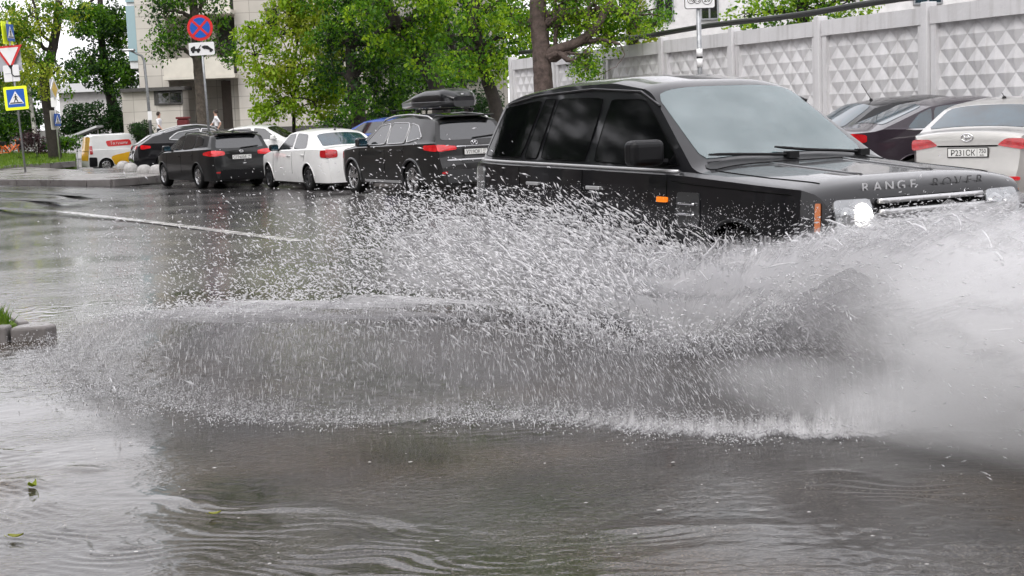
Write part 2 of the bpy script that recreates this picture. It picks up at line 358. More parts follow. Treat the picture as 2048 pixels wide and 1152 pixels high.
def car(name, label, cat, sh, paint_, loc, rz, c, group=None):
    """c: options; builds body, glass, lamps, wheels, mirrors, plate as parts"""
    root = thing(name, label, cat, loc, rz, group); L = sh.L
    body = sh.body(root, paint_, c.get('hole'))
    for sa, ra, za in sh.arches:
        for sg in (1, -1):
            P = []; lip = MB(); wellm = MB()
            for a in np.linspace(R(-12), R(192), 30):
                s_, z = sa-ra*math.cos(a), za+ra*math.sin(a)
                if z < sh.zb: continue
                P.append((L/2-s_, sg*(float(sh.w(s_, z))+.003), z))
            lip.tube(P, c.get('lip', .012), 6)
            Q = np.array([[(p[0], p[1]-sg*k, p[2]) for k in (0.004, .25, .42)] for p in P]); V, F = grid(Q); wellm.add(V, F)
            cc = [(p[0], p[1]-sg*.42, p[2]) for p in P]; wellm.add(cc, [tuple(range(len(cc)))])
            lip.build('arch_lip', c.get('lipmat', paint_), root, True); wellm.build('wheel_well', 'gap', root)
    wi = .11
    for sa, ra, za in sh.arches:
        for sg in (1, -1):
            wheel(root, L/2-sa, sg*(float(sh.P(sa))-wi-.015), sg, r=c['wr'], w=.215, spokes=c.get('spokes', 5), dark=c.get('darkrim'), twin=c.get('twin', True), rr=c.get('rr', .66))
    for sg in (1, -1):
        for w in c.get('side', []):
            sh.panel('side_window', c.get('glass', 'glass_dark'), root, 'side', w, sg, rim=c.get('rim'), rimw=c.get('rimw', .009), sq=c.get('sq', 10))
        for nm, mt, w in c.get('sidex', []): sh.panel(nm, mt, root, 'side', w, sg, d=.008, sq=8)
        if 'seams' in c:
            for ln in c['seams']: mb = MB(); sh.line(mb, ln, sg, r=.0045); mb.build('door_gap', 'gap', root)
        for (s_, z) in c.get('handles', []):
            mb = MB(); y = float(sh.w(s_, z)); mb.box((L/2-s_, sg*(y+.022), z), (.20, .018, .028)); mb.box((L/2-s_-.08, sg*(y+.008), z), (.03, .03, .024)); mb.box((L/2-s_+.08, sg*(y+.008), z), (.03, .03, .024))
            bevel(mb.build('door_handle', c.get('handlemat', paint_), root), .006)
        if 'mirror' in c and sg in c.get('mirsides', (1, -1)):
            s_, z = c['mirror']; y = float(sh.w(s_, z)); mb = MB(); sz = c.get('mirsize', (.16, .22, .16))
            mb.box((0, 0, 0), sz); o = mb.build('mirror', c.get('mirmat', paint_), root); o.location = (L/2-s_, sg*(y+.05+sz[1]/2), z+sz[2]*.35); bevel(o, .05, 4)
            mb = MB(); mb.tube([(0, -sg*(sz[1]/2+.07), -sz[2]*.4), (0, -sg*.05, -sz[2]*.35)], .03, 6); mb.build('mirror_arm', 'black_plastic', o)
            mb = MB(); mb.box((-sz[0]/2-.001, 0, 0), (.006, sz[1]*.8, sz[2]*.75)); mb.build('mirror_glass', 'glass_blue', o)
        for w, mt in c.get('tail', []): sh.panel('tail_light', mt, root, 'rear', [(p[0]*sg, p[1]) for p in w], d=.012, th=.03, sq=6)
        for w, mt in c.get('tailside', []): sh.panel('tail_light', mt, root, 'side', w, sg, d=.012, th=.03, sq=6)
        for w, mt in c.get('reflect', []): sh.panel('reflector', mt, root, 'rear', [(p[0]*sg, p[1]) for p in w], d=.008, th=.02, sq=6)
    for k in ('windshield', 'rear_window'):
        if k in c:
            kind, q, mt = c[k]; sh.panel(k, mt, root, kind, q, nu=14, nv=10, sq=12, d=.005)
    for nm, kind, mt, q, d in c.get('panels', []): sh.panel(nm, mt, root, kind, q, d=d, th=.03, nu=16, nv=4, sq=14)
    if 'plate' in c:
        l0, z, txt, reg = c['plate']; s_ = sh.rear(l0, z); x = L/2-s_-.022
        mb = MB(); mb.box((x, l0, z), (.012, .535, .125)); pf = mb.build('licence_plate', 'ink', root)
        mb = MB(); mb.box((x-.008, l0, z), (.004, .512, .104)); mb.build('plate_face', 'plate_white', pf)
        X = lambda yy, zz: frame((x-.0112, l0+yy, z+zz), (0, -1, 0), (0, 0, 1))
        if txt: text_mesh(txt, .105, 'ink', pf, X(.06, -.008), sx=.88)
        if reg:
            text_mesh(reg, .072, 'ink', pf, X(-.195, .014), sx=.85); text_mesh('RUS', .028, 'ink', pf, X(-.185, -.035))
            mb = MB(); mb.box((x-.0105, l0-.125, z), (.002, .004, .104)); mb.build('divider', 'ink', pf)
    if 'emblem' in c:
        l0, z, kind = c['emblem']; s_ = sh.rear(l0, z); x = L/2-s_-.012
        mb = MB(); a, b_ = (.075, .048) if kind == 'oval_h' else ((.055, .03) if kind == 'oval' else (.045, .045)); n = 28
        P = [np.array([x, l0+a*math.cos(2*math.pi*i/n), z+b_*math.sin(2*math.pi*i/n)]) for i in range(n+1)]; mb.tube(P, .0075, 6, False)
        if kind == 'oval_h':
            for yy in (-.028, .028): mb.tube([(x, l0-yy-.012, z-.034), (x, l0-yy+.012, z+.034)], .0085, 6)
            mb.tube([(x, l0+.03, z-.010), (x, l0, z), (x, l0-.03, z+.010)], .008, 6)
        elif kind == 'ring':
            mb.tube([(x, l0+.03, z+.03), (x, l0+.012, z-.03), (x, l0, z+.005), (x, l0-.012, z-.03), (x, l0-.03, z+.03)], .005, 5)
        else: mb.tube([(x, l0+.03, z-.012), (x, l0+.03, z+.012)], .006, 5); mb.tube([(x, l0, z-.012), (x, l0, z+.012)], .006, 5); mb.tube([(x, l0-.03, z-.012), (x, l0-.02, z+.012)], .006, 5)
        mb.build('emblem', 'chrome', root, True)
    if 'wiper' in c:
        mb = MB(); l1, z1, l2, z2 = c['wiper']; P = []
        for t in np.linspace(0, 1, 8): l, z = l1+(l2-l1)*t, z1+(z2-z1)*t; P.append(sh.off('rear', l, z, .025))
        mb.tube(P, .011, 6); mb.build('rear_wiper', 'black_plastic', root)
    if 'antenna' in c:
        s_, a, ln = c['antenna']; p = np.array([L/2-s_, 0, float(sh.zt(s_))]); mb = MB()
        mb.lathe([(.03, 0), (.022, .025), (.001, .035)], p, 'z', 10); mb.tube([p+(0, 0, .02), p+(-ln*math.sin(a), 0, ln*math.cos(a))], [.006, .004], 6); mb.build('antenna', 'black_plastic', root)
    if 'rails' in c:
        for sg in (1, -1):
            s0, s1, mt = c['rails']; mb = MB(); P = []
            for t in np.linspace(0, 1, 14):
                s_ = s0+(s1-s0)*t; l = float(sh.w(s_, sh.ze(s_)))*.93; lift = .055*min(1, math.sin(math.pi*t)*4); P.append((L/2-s_, sg*l, float(sh.T(s_, l))+lift-.005))
            mb.tube(P, .018, 6); mb.build('roof_rail', mt, root, True)
    if 'spoiler' in c:
        s0, s1, hw, dz = c['spoiler']; mb = MB(); z = float(sh.zt(s0))
        P = [(L/2-s0, -hw), (L/2-s0, hw), (L/2-s1, hw*.93), (L/2-s1, -hw*.93)]
        mb.prism(P, (0, 0, z+dz), (1, 0, 0), (0, 1, 0), .035); bevel(mb.build('roof_spoiler', c.get('spmat', paint_), root), .012)
    return root
# ------------------------------------------------------------------ the vehicles
def pose(X, Y, a, L, z=0): return (X-L/2*math.cos(a), Y-L/2*math.sin(a), z)

# --- black off-roader driving through the puddle
RX, RY, RA = 2.79, 9.83, -1.084
shR = Shape(4.95, .955, [(0, .42), (.02, .62), (.04, .90), (.07, 1.00), (.13, 1.06), (.28, 1.095), (1.0, 1.145), (1.38, 1.175), (1.49, 1.205), (2.28, 1.74), (2.40, 1.787), (2.9, 1.85), (3.7, 1.845), (4.4, 1.785), (4.66, 1.73), (4.72, 1.68), (4.86, 1.22), (4.92, 1.12), (4.95, .6), (4.93, .4)],
            [(0, .84), (.06, .90), (.25, .97), (.6, 1), (4.2, 1), (4.6, .985), (4.86, .95), (4.95, .9)], [(0, 1.02), (1.5, 1.10), (4.9, 1.15)], zb=.30, tumble=.40, crown=.055, shoulder=.052, arches=[(.88, .435, .38), (3.76, .435, .38)], n=4.2, ns=120)
rr = car('off_roader', 'black boxy off-roader driving through the puddle and throwing up spray', 'car', shR, 'paint_black', pose(RX, RY, RA, 4.95, .03), RA, dict(
    wr=.38, spokes=9, rr=.70, glass='glass_black', hole=(4.95/2-2.26, 4.95/2-1.53, .66, 1.16),
    side=[[(1.62, 1.16), (2.86, 1.18), (2.86, 1.665), (2.36, 1.655)], [(2.98, 1.185), (3.72, 1.195), (3.70, 1.69), (2.98, 1.68)], [(3.78, 1.195), (4.00, 1.20), (3.93, 1.69), (3.75, 1.69)], [(4.06, 1.20), (4.80, 1.21), (4.64, 1.63), (3.98, 1.685)]], sq=16,
    rim='gap', rimw=.004,
    seams=[[(1.72, 1.10), (1.72, .42)], [(2.92, 1.12), (2.92, .42)], [(3.98, 1.13), (3.94, .85)], [(.32, 1.0), (1.4, 1.04), (1.66, 1.06)]],
    handles=[(2.72, .985), (3.70, .995)], handlemat='silver_trim', mirror=(1.84, 1.20), mirsize=(.15, .29, .19), mirmat='black_plastic', mirsides=(-1,),
    rear_window=('rear', [(.66, 1.2), (-.66, 1.2), (-.58, 1.6), (.58, 1.6)], 'glass_black'),
    tail=[([(.66, .82), (.84, .82), (.84, 1.12), (.66, 1.12)], 'lamp_clear')], tailside=[([(4.66, .82), (4.86, .82), (4.86, 1.12), (4.66, 1.12)], 'lamp_clear')],
    plate=(0, .72, '', ''), lip=.016))
def rr_extra():
    sh, L = shR, 4.95
    # windscreen: toned glass over a real cabin
    m, nt, N, Lk, b = nodes('glass_windscreen'); M['glass_windscreen'] = m
    b.inputs['Base Color'].default_value = (.13, .19, .20, 1); b.inputs['Roughness'].default_value = .06; b.inputs['IOR'].default_value = 2.9
    tr = N.new('ShaderNodeBsdfTransparent'); tr.inputs[0].default_value = (.75, .9, .92, 1); mx = N.new('ShaderNodeMixShader'); mx.inputs[0].default_value = .5
    nz = N.new('ShaderNodeTexNoise'); nz.inputs['Scale'].default_value = 2.2; nz.inputs['Detail'].default_value = 5; tcw = N.new('ShaderNodeTexCoord'); Lk.new(tcw.outputs['Object'], nz.inputs['Vector']); mw = N.new('ShaderNodeMapRange'); mw.inputs['From Min'].default_value = .3; mw.inputs['From Max'].default_value = .7; mw.inputs['To Min'].default_value = .46; mw.inputs['To Max'].default_value = .74; Lk.new(nz.outputs['Fac'], mw.inputs['Value']); Lk.new(mw.outputs[0], mx.inputs[0])
    Lk.new(tr.outputs[0], mx.inputs[1]); Lk.new(b.outputs[0], mx.inputs[2]); Lk.new(mx.outputs[0], N['Material Output'].inputs[0])
    sh.panel('windshield', 'glass_windscreen', rr, 'top', [(1.52, .75), (1.52, -.75), (2.28, -.645), (2.28, .645)], nu=18, nv=10, sq=14, d=.004, th=.008)
    # cabin
    mb = MB(); mb.box((L/2-1.56, 0, 1.05), (.5, 1.36, .16)); bevel(mb.build('dashboard', 'black_plastic', rr), .04)
    for y in (.37, -.37):
        mb = MB(); mb.box((L/2-2.50, y, .74), (.5, .5, .18)); mb.box((L/2-2.80, y, 1.10), (.16, .5, .66)); mb.box((L/2-2.84, y, 1.52), (.1, .28, .2)); bevel(mb.build('seat', 'seat_cloth', rr), .05, 3)
    mb = MB(); mb.tube([(L/2-1.98+.09*math.cos(a)*.5, .37+.19*math.sin(a), 1.16+.17*math.cos(a)) for a in np.linspace(0, 2*math.pi, 25)], .016, 6, False)
    mb.tube([(L/2-1.98, .19, 1.16), (L/2-1.98, .55, 1.16)], .022, 6); mb.tube([(L/2-1.98, .37, 1.16), (L/2-1.76, .37, 1.08)], .04, 8); mb.build('steering_wheel', 'grey_plastic', rr, True)
    mb = MB(); mb.box((L/2-2.36, 0, 1.60), (.04, .24, .075)); bevel(mb.build('inner_mirror', 'black_plastic', rr), .015)
    mb = MB(); mb.box((L/2-3.05, 0, .72), (2.8, 1.7, .04)); mb.box((L/2-4.2, 0, 1.0), (.1, 1.6, .5)); mb.build('cabin_floor', 'gap', rr)
    # cowl, wipers
    sh.panel('cowl', 'black_plastic', rr, 'top', [(1.33, .80), (1.33, -.80), (1.475, -.80), (1.475, .80)], nu=18, nv=4, d=.006, sq=20)
    for y0, y1, sa, sb in ((.62, -.10, 1.41, 1.55), (-.05, -.70, 1.41, 1.54)):
        mb = MB(); P = [sh.off('top', sa+(sb-sa)*t, y0+(y1-y0)*t, .03) for t in np.linspace(0, 1, 9)]; mb.tube(P, [.016]+[.012]*7+[.008], 6)
        mb.box(P[0], (.07, .09, .05)); mb.build('wiper', 'black_plastic', rr)
    # bonnet shut line and clamshell crease
    for sg in (1, -1): mb = MB(); sh.line(mb, [(1.31, .80*sg), (.7, .79*sg), (.26, .74*sg)], 1, 'top', .005); mb.build('bonnet_gap', 'gap', rr)
    mb = MB()
    for y in (.30, -.30): P = [sh.off('top', s_, y*(1+.1*s_), -.012) for s_ in np.linspace(.35, 1.28, 10)]; mb.tube(P, .022, 8)
    mb.build('bonnet_crease', 'paint_black', rr, True)
    # silver waist strip standing in for sky reflected on the body shoulder
    for sg in (1, -1):
        mb = MB(); sh.line(mb, [(1.64, 1.122), (4.84, 1.168)], sg, r=.014, d=.006, sub=20); mb.build('waist_trim', 'silver_trim', rr, True)
        mb = MB(); sh.line(mb, [(2.14, 1.60), (2.46, 1.715), (3.2, 1.755), (4.1, 1.725), (4.62, 1.66)], sg, r=.011, d=.004, sub=10); mb.build('drip_rail', 'paint_black', rr, True)
        # side vent with two bright blades
        v = sh.panel('side_vent', 'grey_plastic', rr, 'side', [(1.30, .74), (1.58, .74), (1.58, .985), (1.30, .985)], sg, d=.010, sq=12)
        for z in (.83, .905):
            mb = MB(); sh.line(mb, [(1.34, z), (1.54, z)], sg, r=.011, d=.022); mb.build('vent_blade', 'chrome', v, True)
        sh.panel('side_marker', 'lamp_amber', rr, 'side', [(1.70, .905), (1.84, .905), (1.84, .945), (1.70, .945)], sg, d=.010, sq=8)
    # front: bonnet lip lettering, grille, lamps, bumper
    for ch, y in zip('RANGE', (.50, .40, .30, .20, .10)):
        s_ = sh.front(-y, 1.03); text_mesh(ch, .085, 'silver_trim', rr, frame((L/2-s_+.012, -y, 1.028), (0, 1, 0), (0, 0, 1)), sx=1.25)
    for ch, y in zip('ROVER', (-.10, -.20, -.30, -.40, -.50)):
        s_ = sh.front(-y, 1.03); text_mesh(ch, .085, 'grey_plastic', rr, frame((L/2-s_+.012, -y, 1.028), (0, 1, 0), (0, 0, 1)), sx=1.25)
    g = sh.panel('grille', 'gap', rr, 'front', [(-.46, .76), (.46, .76), (.46, .96), (-.46, .96)], d=.012, th=.05, nu=16, nv=6, sq=14)
    for z in (.80, .87, .935):
        mb = MB(); mb.tube([sh.off('front', y, z, .028) for y in np.linspace(-.45, .45, 15)], .019, 6); mb.build('grille_bar', 'silver_trim', g, True)
    for sg in (1, -1):
        h = sh.panel('headlight', 'lamp_clear', rr, 'front', [(.50*sg, .74), (.80*sg, .74), (.80*sg, .96), (.50*sg, .96)], d=.014, th=.05, nu=12, nv=6, sq=8)
        for y, z, r_ in ((.58, .85, .075), (.70, .85, .06)):
            q = sh.off('front', y*sg, z, .02); mb = MB(); mb.lathe([(.001, .03), (r_*.8, .02), (r_, 0), (r_*1.15, -.02)], q, 'x', 20); mb.build('lamp_lens', 'lamp_white' if (sg < 0 and y < .6) else 'lamp_clear', h, True)
        sh.panel('turn_signal', 'lamp_amber_dull', rr, 'side', [(.10, .76), (.135, .76), (.135, .95), (.10, .95)], sg, d=.012, sq=8)
        q = sh.off('front', .70*sg, .55, .02); mb = MB(); mb.lathe([(.001, .02), (.05, .012), (.06, -.02)], q, 'x', 16); mb.build('fog_lamp', 'lamp_clear', rr, True)
    sh.panel('bumper', 'paint_black', rr, 'front', [(-.78, .44), (.78, .44), (.78, .70), (-.78, .70)], d=.04, th=.08, nu=18, nv=6, sq=10)
    mb = MB(); s_ = sh.front(0, .57); mb.box((L/2-s_+.06, 0, .57), (.015, .52, .112)); mb.build('licence_plate', 'plate_white', rr)
    mb = MB(); mb.box((L/2-1.70, -.55, 1.245), (.012, .09, .055)); mb.build('sticker', 'sign_white', rr)
rr_extra()

# --- row of parked cars on the far side
shK = Shape(4.50, .885, [(0, .42), (.03, .6), (.12, .72), (.35, .88), (1.0, 1.0), (1.15, 1.04), (2.0, 1.43), (2.5, 1.485), (3.3, 1.47), (4.1, 1.41), (4.2, 1.385), (4.40, 1.02), (4.45, .97), (4.48, .62), (4.5, .5), (4.48, .3)],
            [(0, .62), (.15, .82), (.5, .95), (.9, 1), (3.7, 1), (4.2, .96), (4.4, .90), (4.5, .80)], [(0, .85), (1.2, .93), (4.3, 1.02)], zb=.2, arches=[(.88, .365, .32), (3.53, .365, .32)])
KA = 2.13
car('estate_car', 'dark grey estate car with red tail lights parked on the wet road', 'car', shK, 'paint_charcoal', pose(-9.20, 42.60, KA, 4.5, -.09), KA, dict(
    wr=.315, spokes=5, lip=.014, side=[[(1.45, .985), (2.35, 1.0), (2.35, 1.375), (1.98, 1.33)], [(2.42, 1.0), (3.22, 1.035), (3.24, 1.375), (2.42, 1.385)], [(3.30, 1.05), (3.86, 1.13), (3.78, 1.30), (3.32, 1.365)]],
    seams=[[(1.30, .95), (1.25, .4)], [(2.38, .98), (2.38, .4)], [(3.28, 1.0), (3.24, .72)]], handles=[(2.22, .84), (3.12, .86)], mirror=(1.62, .99),
    tail=[([(.45, .855), (.815, .83), (.80, .985), (.45, .95)], 'lamp_red_lit')], tailside=[([(4.0, .87), (4.43, .83), (4.41, .985), (4.0, .93)], 'lamp_red_lit')],
    windshield=('top', [(1.18, .70), (1.18, -.70), (1.97, -.60), (1.97, .60)], 'glass_dark'), rear_window=('rear', [(.66, 1.03), (-.66, 1.03), (-.56, 1.345), (.56, 1.345)], 'glass_dark'),
    plate=(0, .80, 'С774АМ', '190'), emblem=(0, .945, 'oval'), wiper=(.0, 1.02, -.5, 1.06), spoiler=(4.08, 4.34, .58, -.01), spmat='black_plastic',
    rails=(2.1, 4.0, 'paint_charcoal'), antenna=(3.95, .7, .2), reflect=[([(.52, .40), (.72, .40), (.72, .44), (.52, .44)], 'lamp_red')],
    panels=[('bumper_cover', 'rear', 'black_plastic', [(-.62, .24), (.62, .24), (.62, .48), (-.62, .48)], .012)]), 'parked cars along the far pavement')
sedan_top = [(0, .42), (.03, .60), (.12, .72), (.35, .86), (1.05, .98), (1.25, 1.02), (2.0, 1.41), (2.35, 1.46), (2.7, 1.465), (3.1, 1.435), (3.35, 1.375), (3.95, 1.06), (4.05, 1.04), (4.28, 1.03), (4.33, .98), (4.36, .70), (4.38, .5), (4.37, .3)]
sedan_plan = [(0, .62), (.15, .82), (.5, .95), (.9, 1), (3.6, 1), (4.0, .97), (4.2, .93), (4.38, .80)]
shP = Shape(4.38, .85, sedan_top, sedan_plan, [(0, .85), (1.2, .93), (4.2, .99)], zb=.2, arches=[(.83, .355, .31), (3.38, .355, .31)], crown=.06)
PA = 2.10
polo = dict(wr=.30, spokes=6, darkrim=True, twin=False, side=[[(1.50, .965), (2.40, .985), (2.40, 1.36), (2.02, 1.33)], [(2.50, .985), (3.30, 1.01), (3.16, 1.33), (2.50, 1.365)]],
    seams=[[(1.28, .95), (1.22, .4)], [(2.45, .97), (2.45, .4)], [(3.30, .98), (3.18, .7)]], handles=[(2.25, .83), (3.15, .85)], mirror=(1.62, .97), mirmat='black_plastic',
    tail=[([(.47, .79), (.775, .78), (.765, .975), (.47, .965)], 'lamp_red')], tailside=[([(4.10, .80), (4.325, .78), (4.315, .965), (4.10, .955)], 'lamp_red')],
    windshield=('top', [(1.28, .68), (1.28, -.68), (1.97, -.58), (1.97, .58)], 'glass_dark'), rear_window=('top', [(3.39, .57), (3.39, -.57), (3.92, -.64), (3.92, .64)], 'glass_blue'),
    plate=(0, .62, 'А915ВХ', '77'), emblem=(0, .90, 'ring'), antenna=(3.2, .8, .18))
car('sedan', 'white sedan with black wheels parked between the estate car and the roof box car', 'car', shP, 'paint_white', pose(-5.72, 39.0, PA, 4.38, -.09), PA, polo, 'parked cars along the far pavement')
SA = 2.115
shS = Shape(4.77, .945, [(0, .5), (.03, .75), (.12, .95), (.35, 1.03), (1.1, 1.12), (1.25, 1.16), (2.05, 1.58), (2.5, 1.66), (3.2, 1.68), (4.2, 1.62), (4.36, 1.58), (4.60, 1.14), (4.68, 1.05), (4.71, .82), (4.77, .62), (4.74, .32)],
            [(0, .66), (.15, .84), (.5, .96), (.95, 1), (3.9, 1), (4.4, .96), (4.65, .90), (4.77, .82)], [(0, .9), (1.2, 1.0), (4.5, 1.09)], zb=.26, arches=[(.93, .41, .36), (3.70, .41, .36)])
sfl = pose(-3.06, 34.05, SA, 4.77, -.05)
car('family_suv', 'black family car with silver roof rails carrying a roof box', 'car', shS, 'paint_dark_grey', sfl, SA, dict(
    wr=.365, spokes=5, lip=.03, lipmat='grey_plastic', side=[[(1.52, 1.055), (2.50, 1.075), (2.50, 1.50), (2.04, 1.455)], [(2.56, 1.075), (3.38, 1.10), (3.38, 1.50), (2.56, 1.51)], [(3.44, 1.105), (4.06, 1.20), (3.78, 1.44), (3.44, 1.495)]], rim='silver_trim', rimw=.012,
    seams=[[(1.34, 1.0), (1.30, .45)], [(2.53, 1.06), (2.53, .45)], [(3.42, 1.05), (3.30, .8)]], handles=[(2.35, .93), (3.25, .95)], mirror=(1.70, 1.06), mirsize=(.17, .24, .19),
    tail=[([(.42, .95), (.86, .92), (.845, 1.06), (.42, 1.02)], 'lamp_red_lit')], tailside=[([(4.22, .96), (4.66, .92), (4.64, 1.06), (4.22, 1.05)], 'lamp_red_lit')],
    windshield=('top', [(1.28, .72), (1.28, -.72), (2.02, -.62), (2.02, .62)], 'glass_dark'), rear_window=('rear', [(.72, 1.14), (-.72, 1.14), (-.60, 1.50), (.60, 1.50)], 'glass_dark'),
    plate=(0, .90, 'У719ОК', '77'), emblem=(0, 1.075, 'oval_h'), wiper=(0, 1.16, -.5, 1.2), spoiler=(4.2, 4.52, .62, .0), rails=(1.95, 4.15, 'silver_trim'),
    reflect=[([(.50, .48), (.80, .48), (.80, .53), (.50, .53)], 'lamp_red')],
    panels=[('tailgate_trim', 'rear', 'chrome', [(-.42, 1.005), (.42, 1.005), (.42, 1.02), (-.42, 1.02)], .014), ('bumper_cover', 'rear', 'grey_plastic', [(-.70, .30), (.70, .30), (.70, .56), (-.70, .56)], .012), ('bumper_trim', 'rear', 'silver_trim', [(-.66, .735), (.66, .735), (.66, .76), (-.66, .76)], .02)],
    sidex=[('sill_trim', 'silver_trim', [(1.5, .285), (3.2, .285), (3.2, .335), (1.5, .335)])]), 'parked cars along the far pavement')
# roof box
rb = thing('roof_box', 'glossy black roof box on two crossbars above the family car', 'roof box', (sfl[0]-.42*math.cos(SA)+.16, sfl[1]-.42*math.sin(SA), 1.665), SA)
mb = MB(); secs = []
for t in np.linspace(0, 1, 22):
    x = 1.2-2.4*t; wv = .40*min(1, (.42+1.5*t))*min(1, (1.02-t)*9)**.3; hv = .34*min(1, .30+1.25*t)*min(1, (1.03-t)*6)**.4
    secs.append([(x, wv*c_, .20+(hv-.08)*max(0, s_)) for c_, s_ in [(math.copysign(abs(math.cos(a))**.45, math.cos(a)), abs(math.sin(a))**.6) for a in np.linspace(0, math.pi, 17)]])
V, F = grid(np.array(secs)); mb.add(V, F); mb.add(secs[0], [tuple(range(17))]); mb.add(secs[-1], [tuple(range(16, -1, -1))])
o = recalc(mb.build('lid', 'paint_black', rb, True))
mb = MB(); secs = []
for t in np.linspace(0, 1, 22):
    x = 1.21-2.42*t; wv = .405*min(1, (.42+1.5*t))*min(1, (1.02-t)*9)**.3
    secs.append([(x, wv*k, z) for k, z in ((1, .20), (1.02, .185), (.92, .10), (.5, .075), (-.5, .075), (-.92, .10), (-1.02, .185), (-1, .20))])
V, F = grid(np.array(secs)); mb.add(V, F); mb.add(secs[0], [tuple(range(8))]); mb.add(secs[-1], [tuple(range(7, -1, -1))]); recalc(mb.build('tray', 'grey_plastic', rb, True))
for x in (.72, -.40):
    mb = MB(); mb.box((x, 0, .045), (.07, 1.36, .03))
    for y in (.62, -.62): mb.box((x, y, .015), (.10, .07, .07))
    bevel(mb.build('crossbar', 'black_plastic', rb), .01)
mb = MB(); mb.box((-1.14, 0, .30), (.02, .05, .09)); mb.build('badge', 'sign_white', rb)

# --- vehicles further off
shX = Shape(4.86, .93, [(0, .5), (.05, .8), (.4, 1.0), (1.3, 1.1), (2.2, 1.55), (2.7, 1.62), (3.2, 1.59), (4.2, 1.34), (4.55, 1.12), (4.72, 1.02), (4.85, .65), (4.82, .32)],
            [(0, .6), (.2, .84), (.6, .97), (1, 1), (3.8, 1), (4.4, .95), (4.7, .88), (4.86, .76)], [(0, .9), (1.3, 1.0), (4.5, 1.06)], zb=.26, arches=[(.9, .43, .38), (3.75, .43, .38)])
p = D(246, 300, 50)
car('crossover', 'black crossover with white window surround half hidden by the estate car', 'car', shX, 'paint_black', (p[0]+2.5, 50.9, -.06), .36, dict(
    wr=.385, spokes=10, twin=False, rr=.74, side=[[(1.62, 1.07), (2.60, 1.09), (2.60, 1.47), (2.2, 1.43)], [(2.63, 1.09), (3.72, 1.15), (3.40, 1.38), (2.63, 1.475)]], rim='silver_trim', rimw=.022,
    seams=[[(1.4, 1.0), (1.35, .45)], [(2.62, 1.06), (2.62, .45)]], handles=[(2.4, .93), (3.4, .96)], handlemat='chrome', mirror=(1.75, 1.07),
    tail=[([(.45, .88), (.72, .86), (.72, 1.0), (.45, .98)], 'lamp_red_lit')], tailside=[([(4.30, .90), (4.62, .86), (4.62, 1.02), (4.30, .98)], 'lamp_red_lit')],
    windshield=('top', [(1.35, .70), (1.35, -.70), (2.15, -.60), (2.15, .60)], 'glass_dark'), rear_window=('rear', [(.6, 1.12), (-.6, 1.12), (-.52, 1.32), (.52, 1.32)], 'glass_dark'), plate=(0, .78, 'К402РТ', '97'), rails=(2.0, 3.9, 'silver_trim')), 'cars behind the front row')
shV = Shape(4.36, .875, [(0, .45), (.05, .7), (.25, .9), (.85, 1.05), (1.0, 1.1), (1.75, 1.66), (2.1, 1.77), (2.6, 1.81), (4.0, 1.79), (4.22, 1.72), (4.28, 1.2), (4.33, .9), (4.36, .5), (4.34, .3)],
            [(0, .62), (.2, .85), (.6, .97), (1, 1), (3.9, 1), (4.2, .98), (4.36, .93)], [(0, .9), (1.0, 1.02), (4.3, 1.05)], zb=.24, tumble=.2, arches=[(.85, .37, .31), (3.55, .37, .31)])
p = D(164, 300, 71.5)
vz = -.55
van = car('delivery_van', 'white and yellow delivery van with a red badge on its side', 'van', shV, 'paint_white', (p[0]+1.98, 72.7, vz), .48, dict(
    wr=.31, spokes=6, side=[[(1.45, 1.08), (2.05, 1.09), (2.05, 1.56), (1.72, 1.50)]], seams=[[(1.2, 1.0), (1.15, .4)], [(2.15, 1.7), (2.15, .35)]], handles=[(2.0, .95)], mirror=(1.4, 1.08), mirmat='black_plastic',
    sidex=[('yellow_panel', 'paint_yellow', [(1.22, .27), (3.13, .27), (3.34, .74), (1.22, 1.13)]), ('red_badge', 'sign_red', [(2.28, 1.22), (3.42, 1.18), (3.50, 1.46), (2.34, 1.50)]), ('bumper_cover', 'black_plastic', [(3.96, .26), (4.33, .26), (4.33, .72), (3.96, .70)])],
    tailside=[([(4.14, .85), (4.29, .85), (4.27, 1.25), (4.14, 1.25)], 'lamp_red')], windshield=('top', [(1.02, .70), (1.02, -.70), (1.74, -.66), (1.74, .66)], 'glass_dark'),
    panels=[('rear_door', 'rear', 'paint_yellow', [(-.76, .55), (.76, .55), (.74, 1.66), (-.74, 1.66)], .01), ('door_split', 'rear', 'gap', [(-.76, .97), (.76, .97), (.76, .99), (-.76, .99)], .014)]))
yv = -(float(shV.w(2.9, 1.34))+.022)
text_mesh('Та.тушин', .19, 'sign_white', van, frame((4.36/2-2.88, yv, 1.34), (1, 0, .03), (0, 0, 1)))
car('sedan', 'white car whose bonnet shows between the dark estate car and the white sedan', 'car', shP, 'paint_white', tuple(D(538, 300, 51)+(0, 0, 0))[:2]+(.0,), -.25,
    {k: polo[k] for k in ('wr', 'side', 'seams', 'mirror', 'windshield', 'rear_window', 'darkrim', 'spokes')}, 'cars behind the front row')
car('hatchback', 'blue car hidden behind the white sedan, only its roof edge showing', 'car', shK, 'paint_blue', tuple(D(770, 300, 47))[:2]+(.08,), 2.6,
    {k: v for k, v in dict(wr=.315, side=[[(1.45, .985), (3.22, 1.035), (3.24, 1.375), (1.98, 1.33)]], windshield=('top', [(1.18, .70), (1.18, -.70), (1.97, -.60), (1.97, .60)], 'glass_dark')).items()}, 'cars behind the front row')
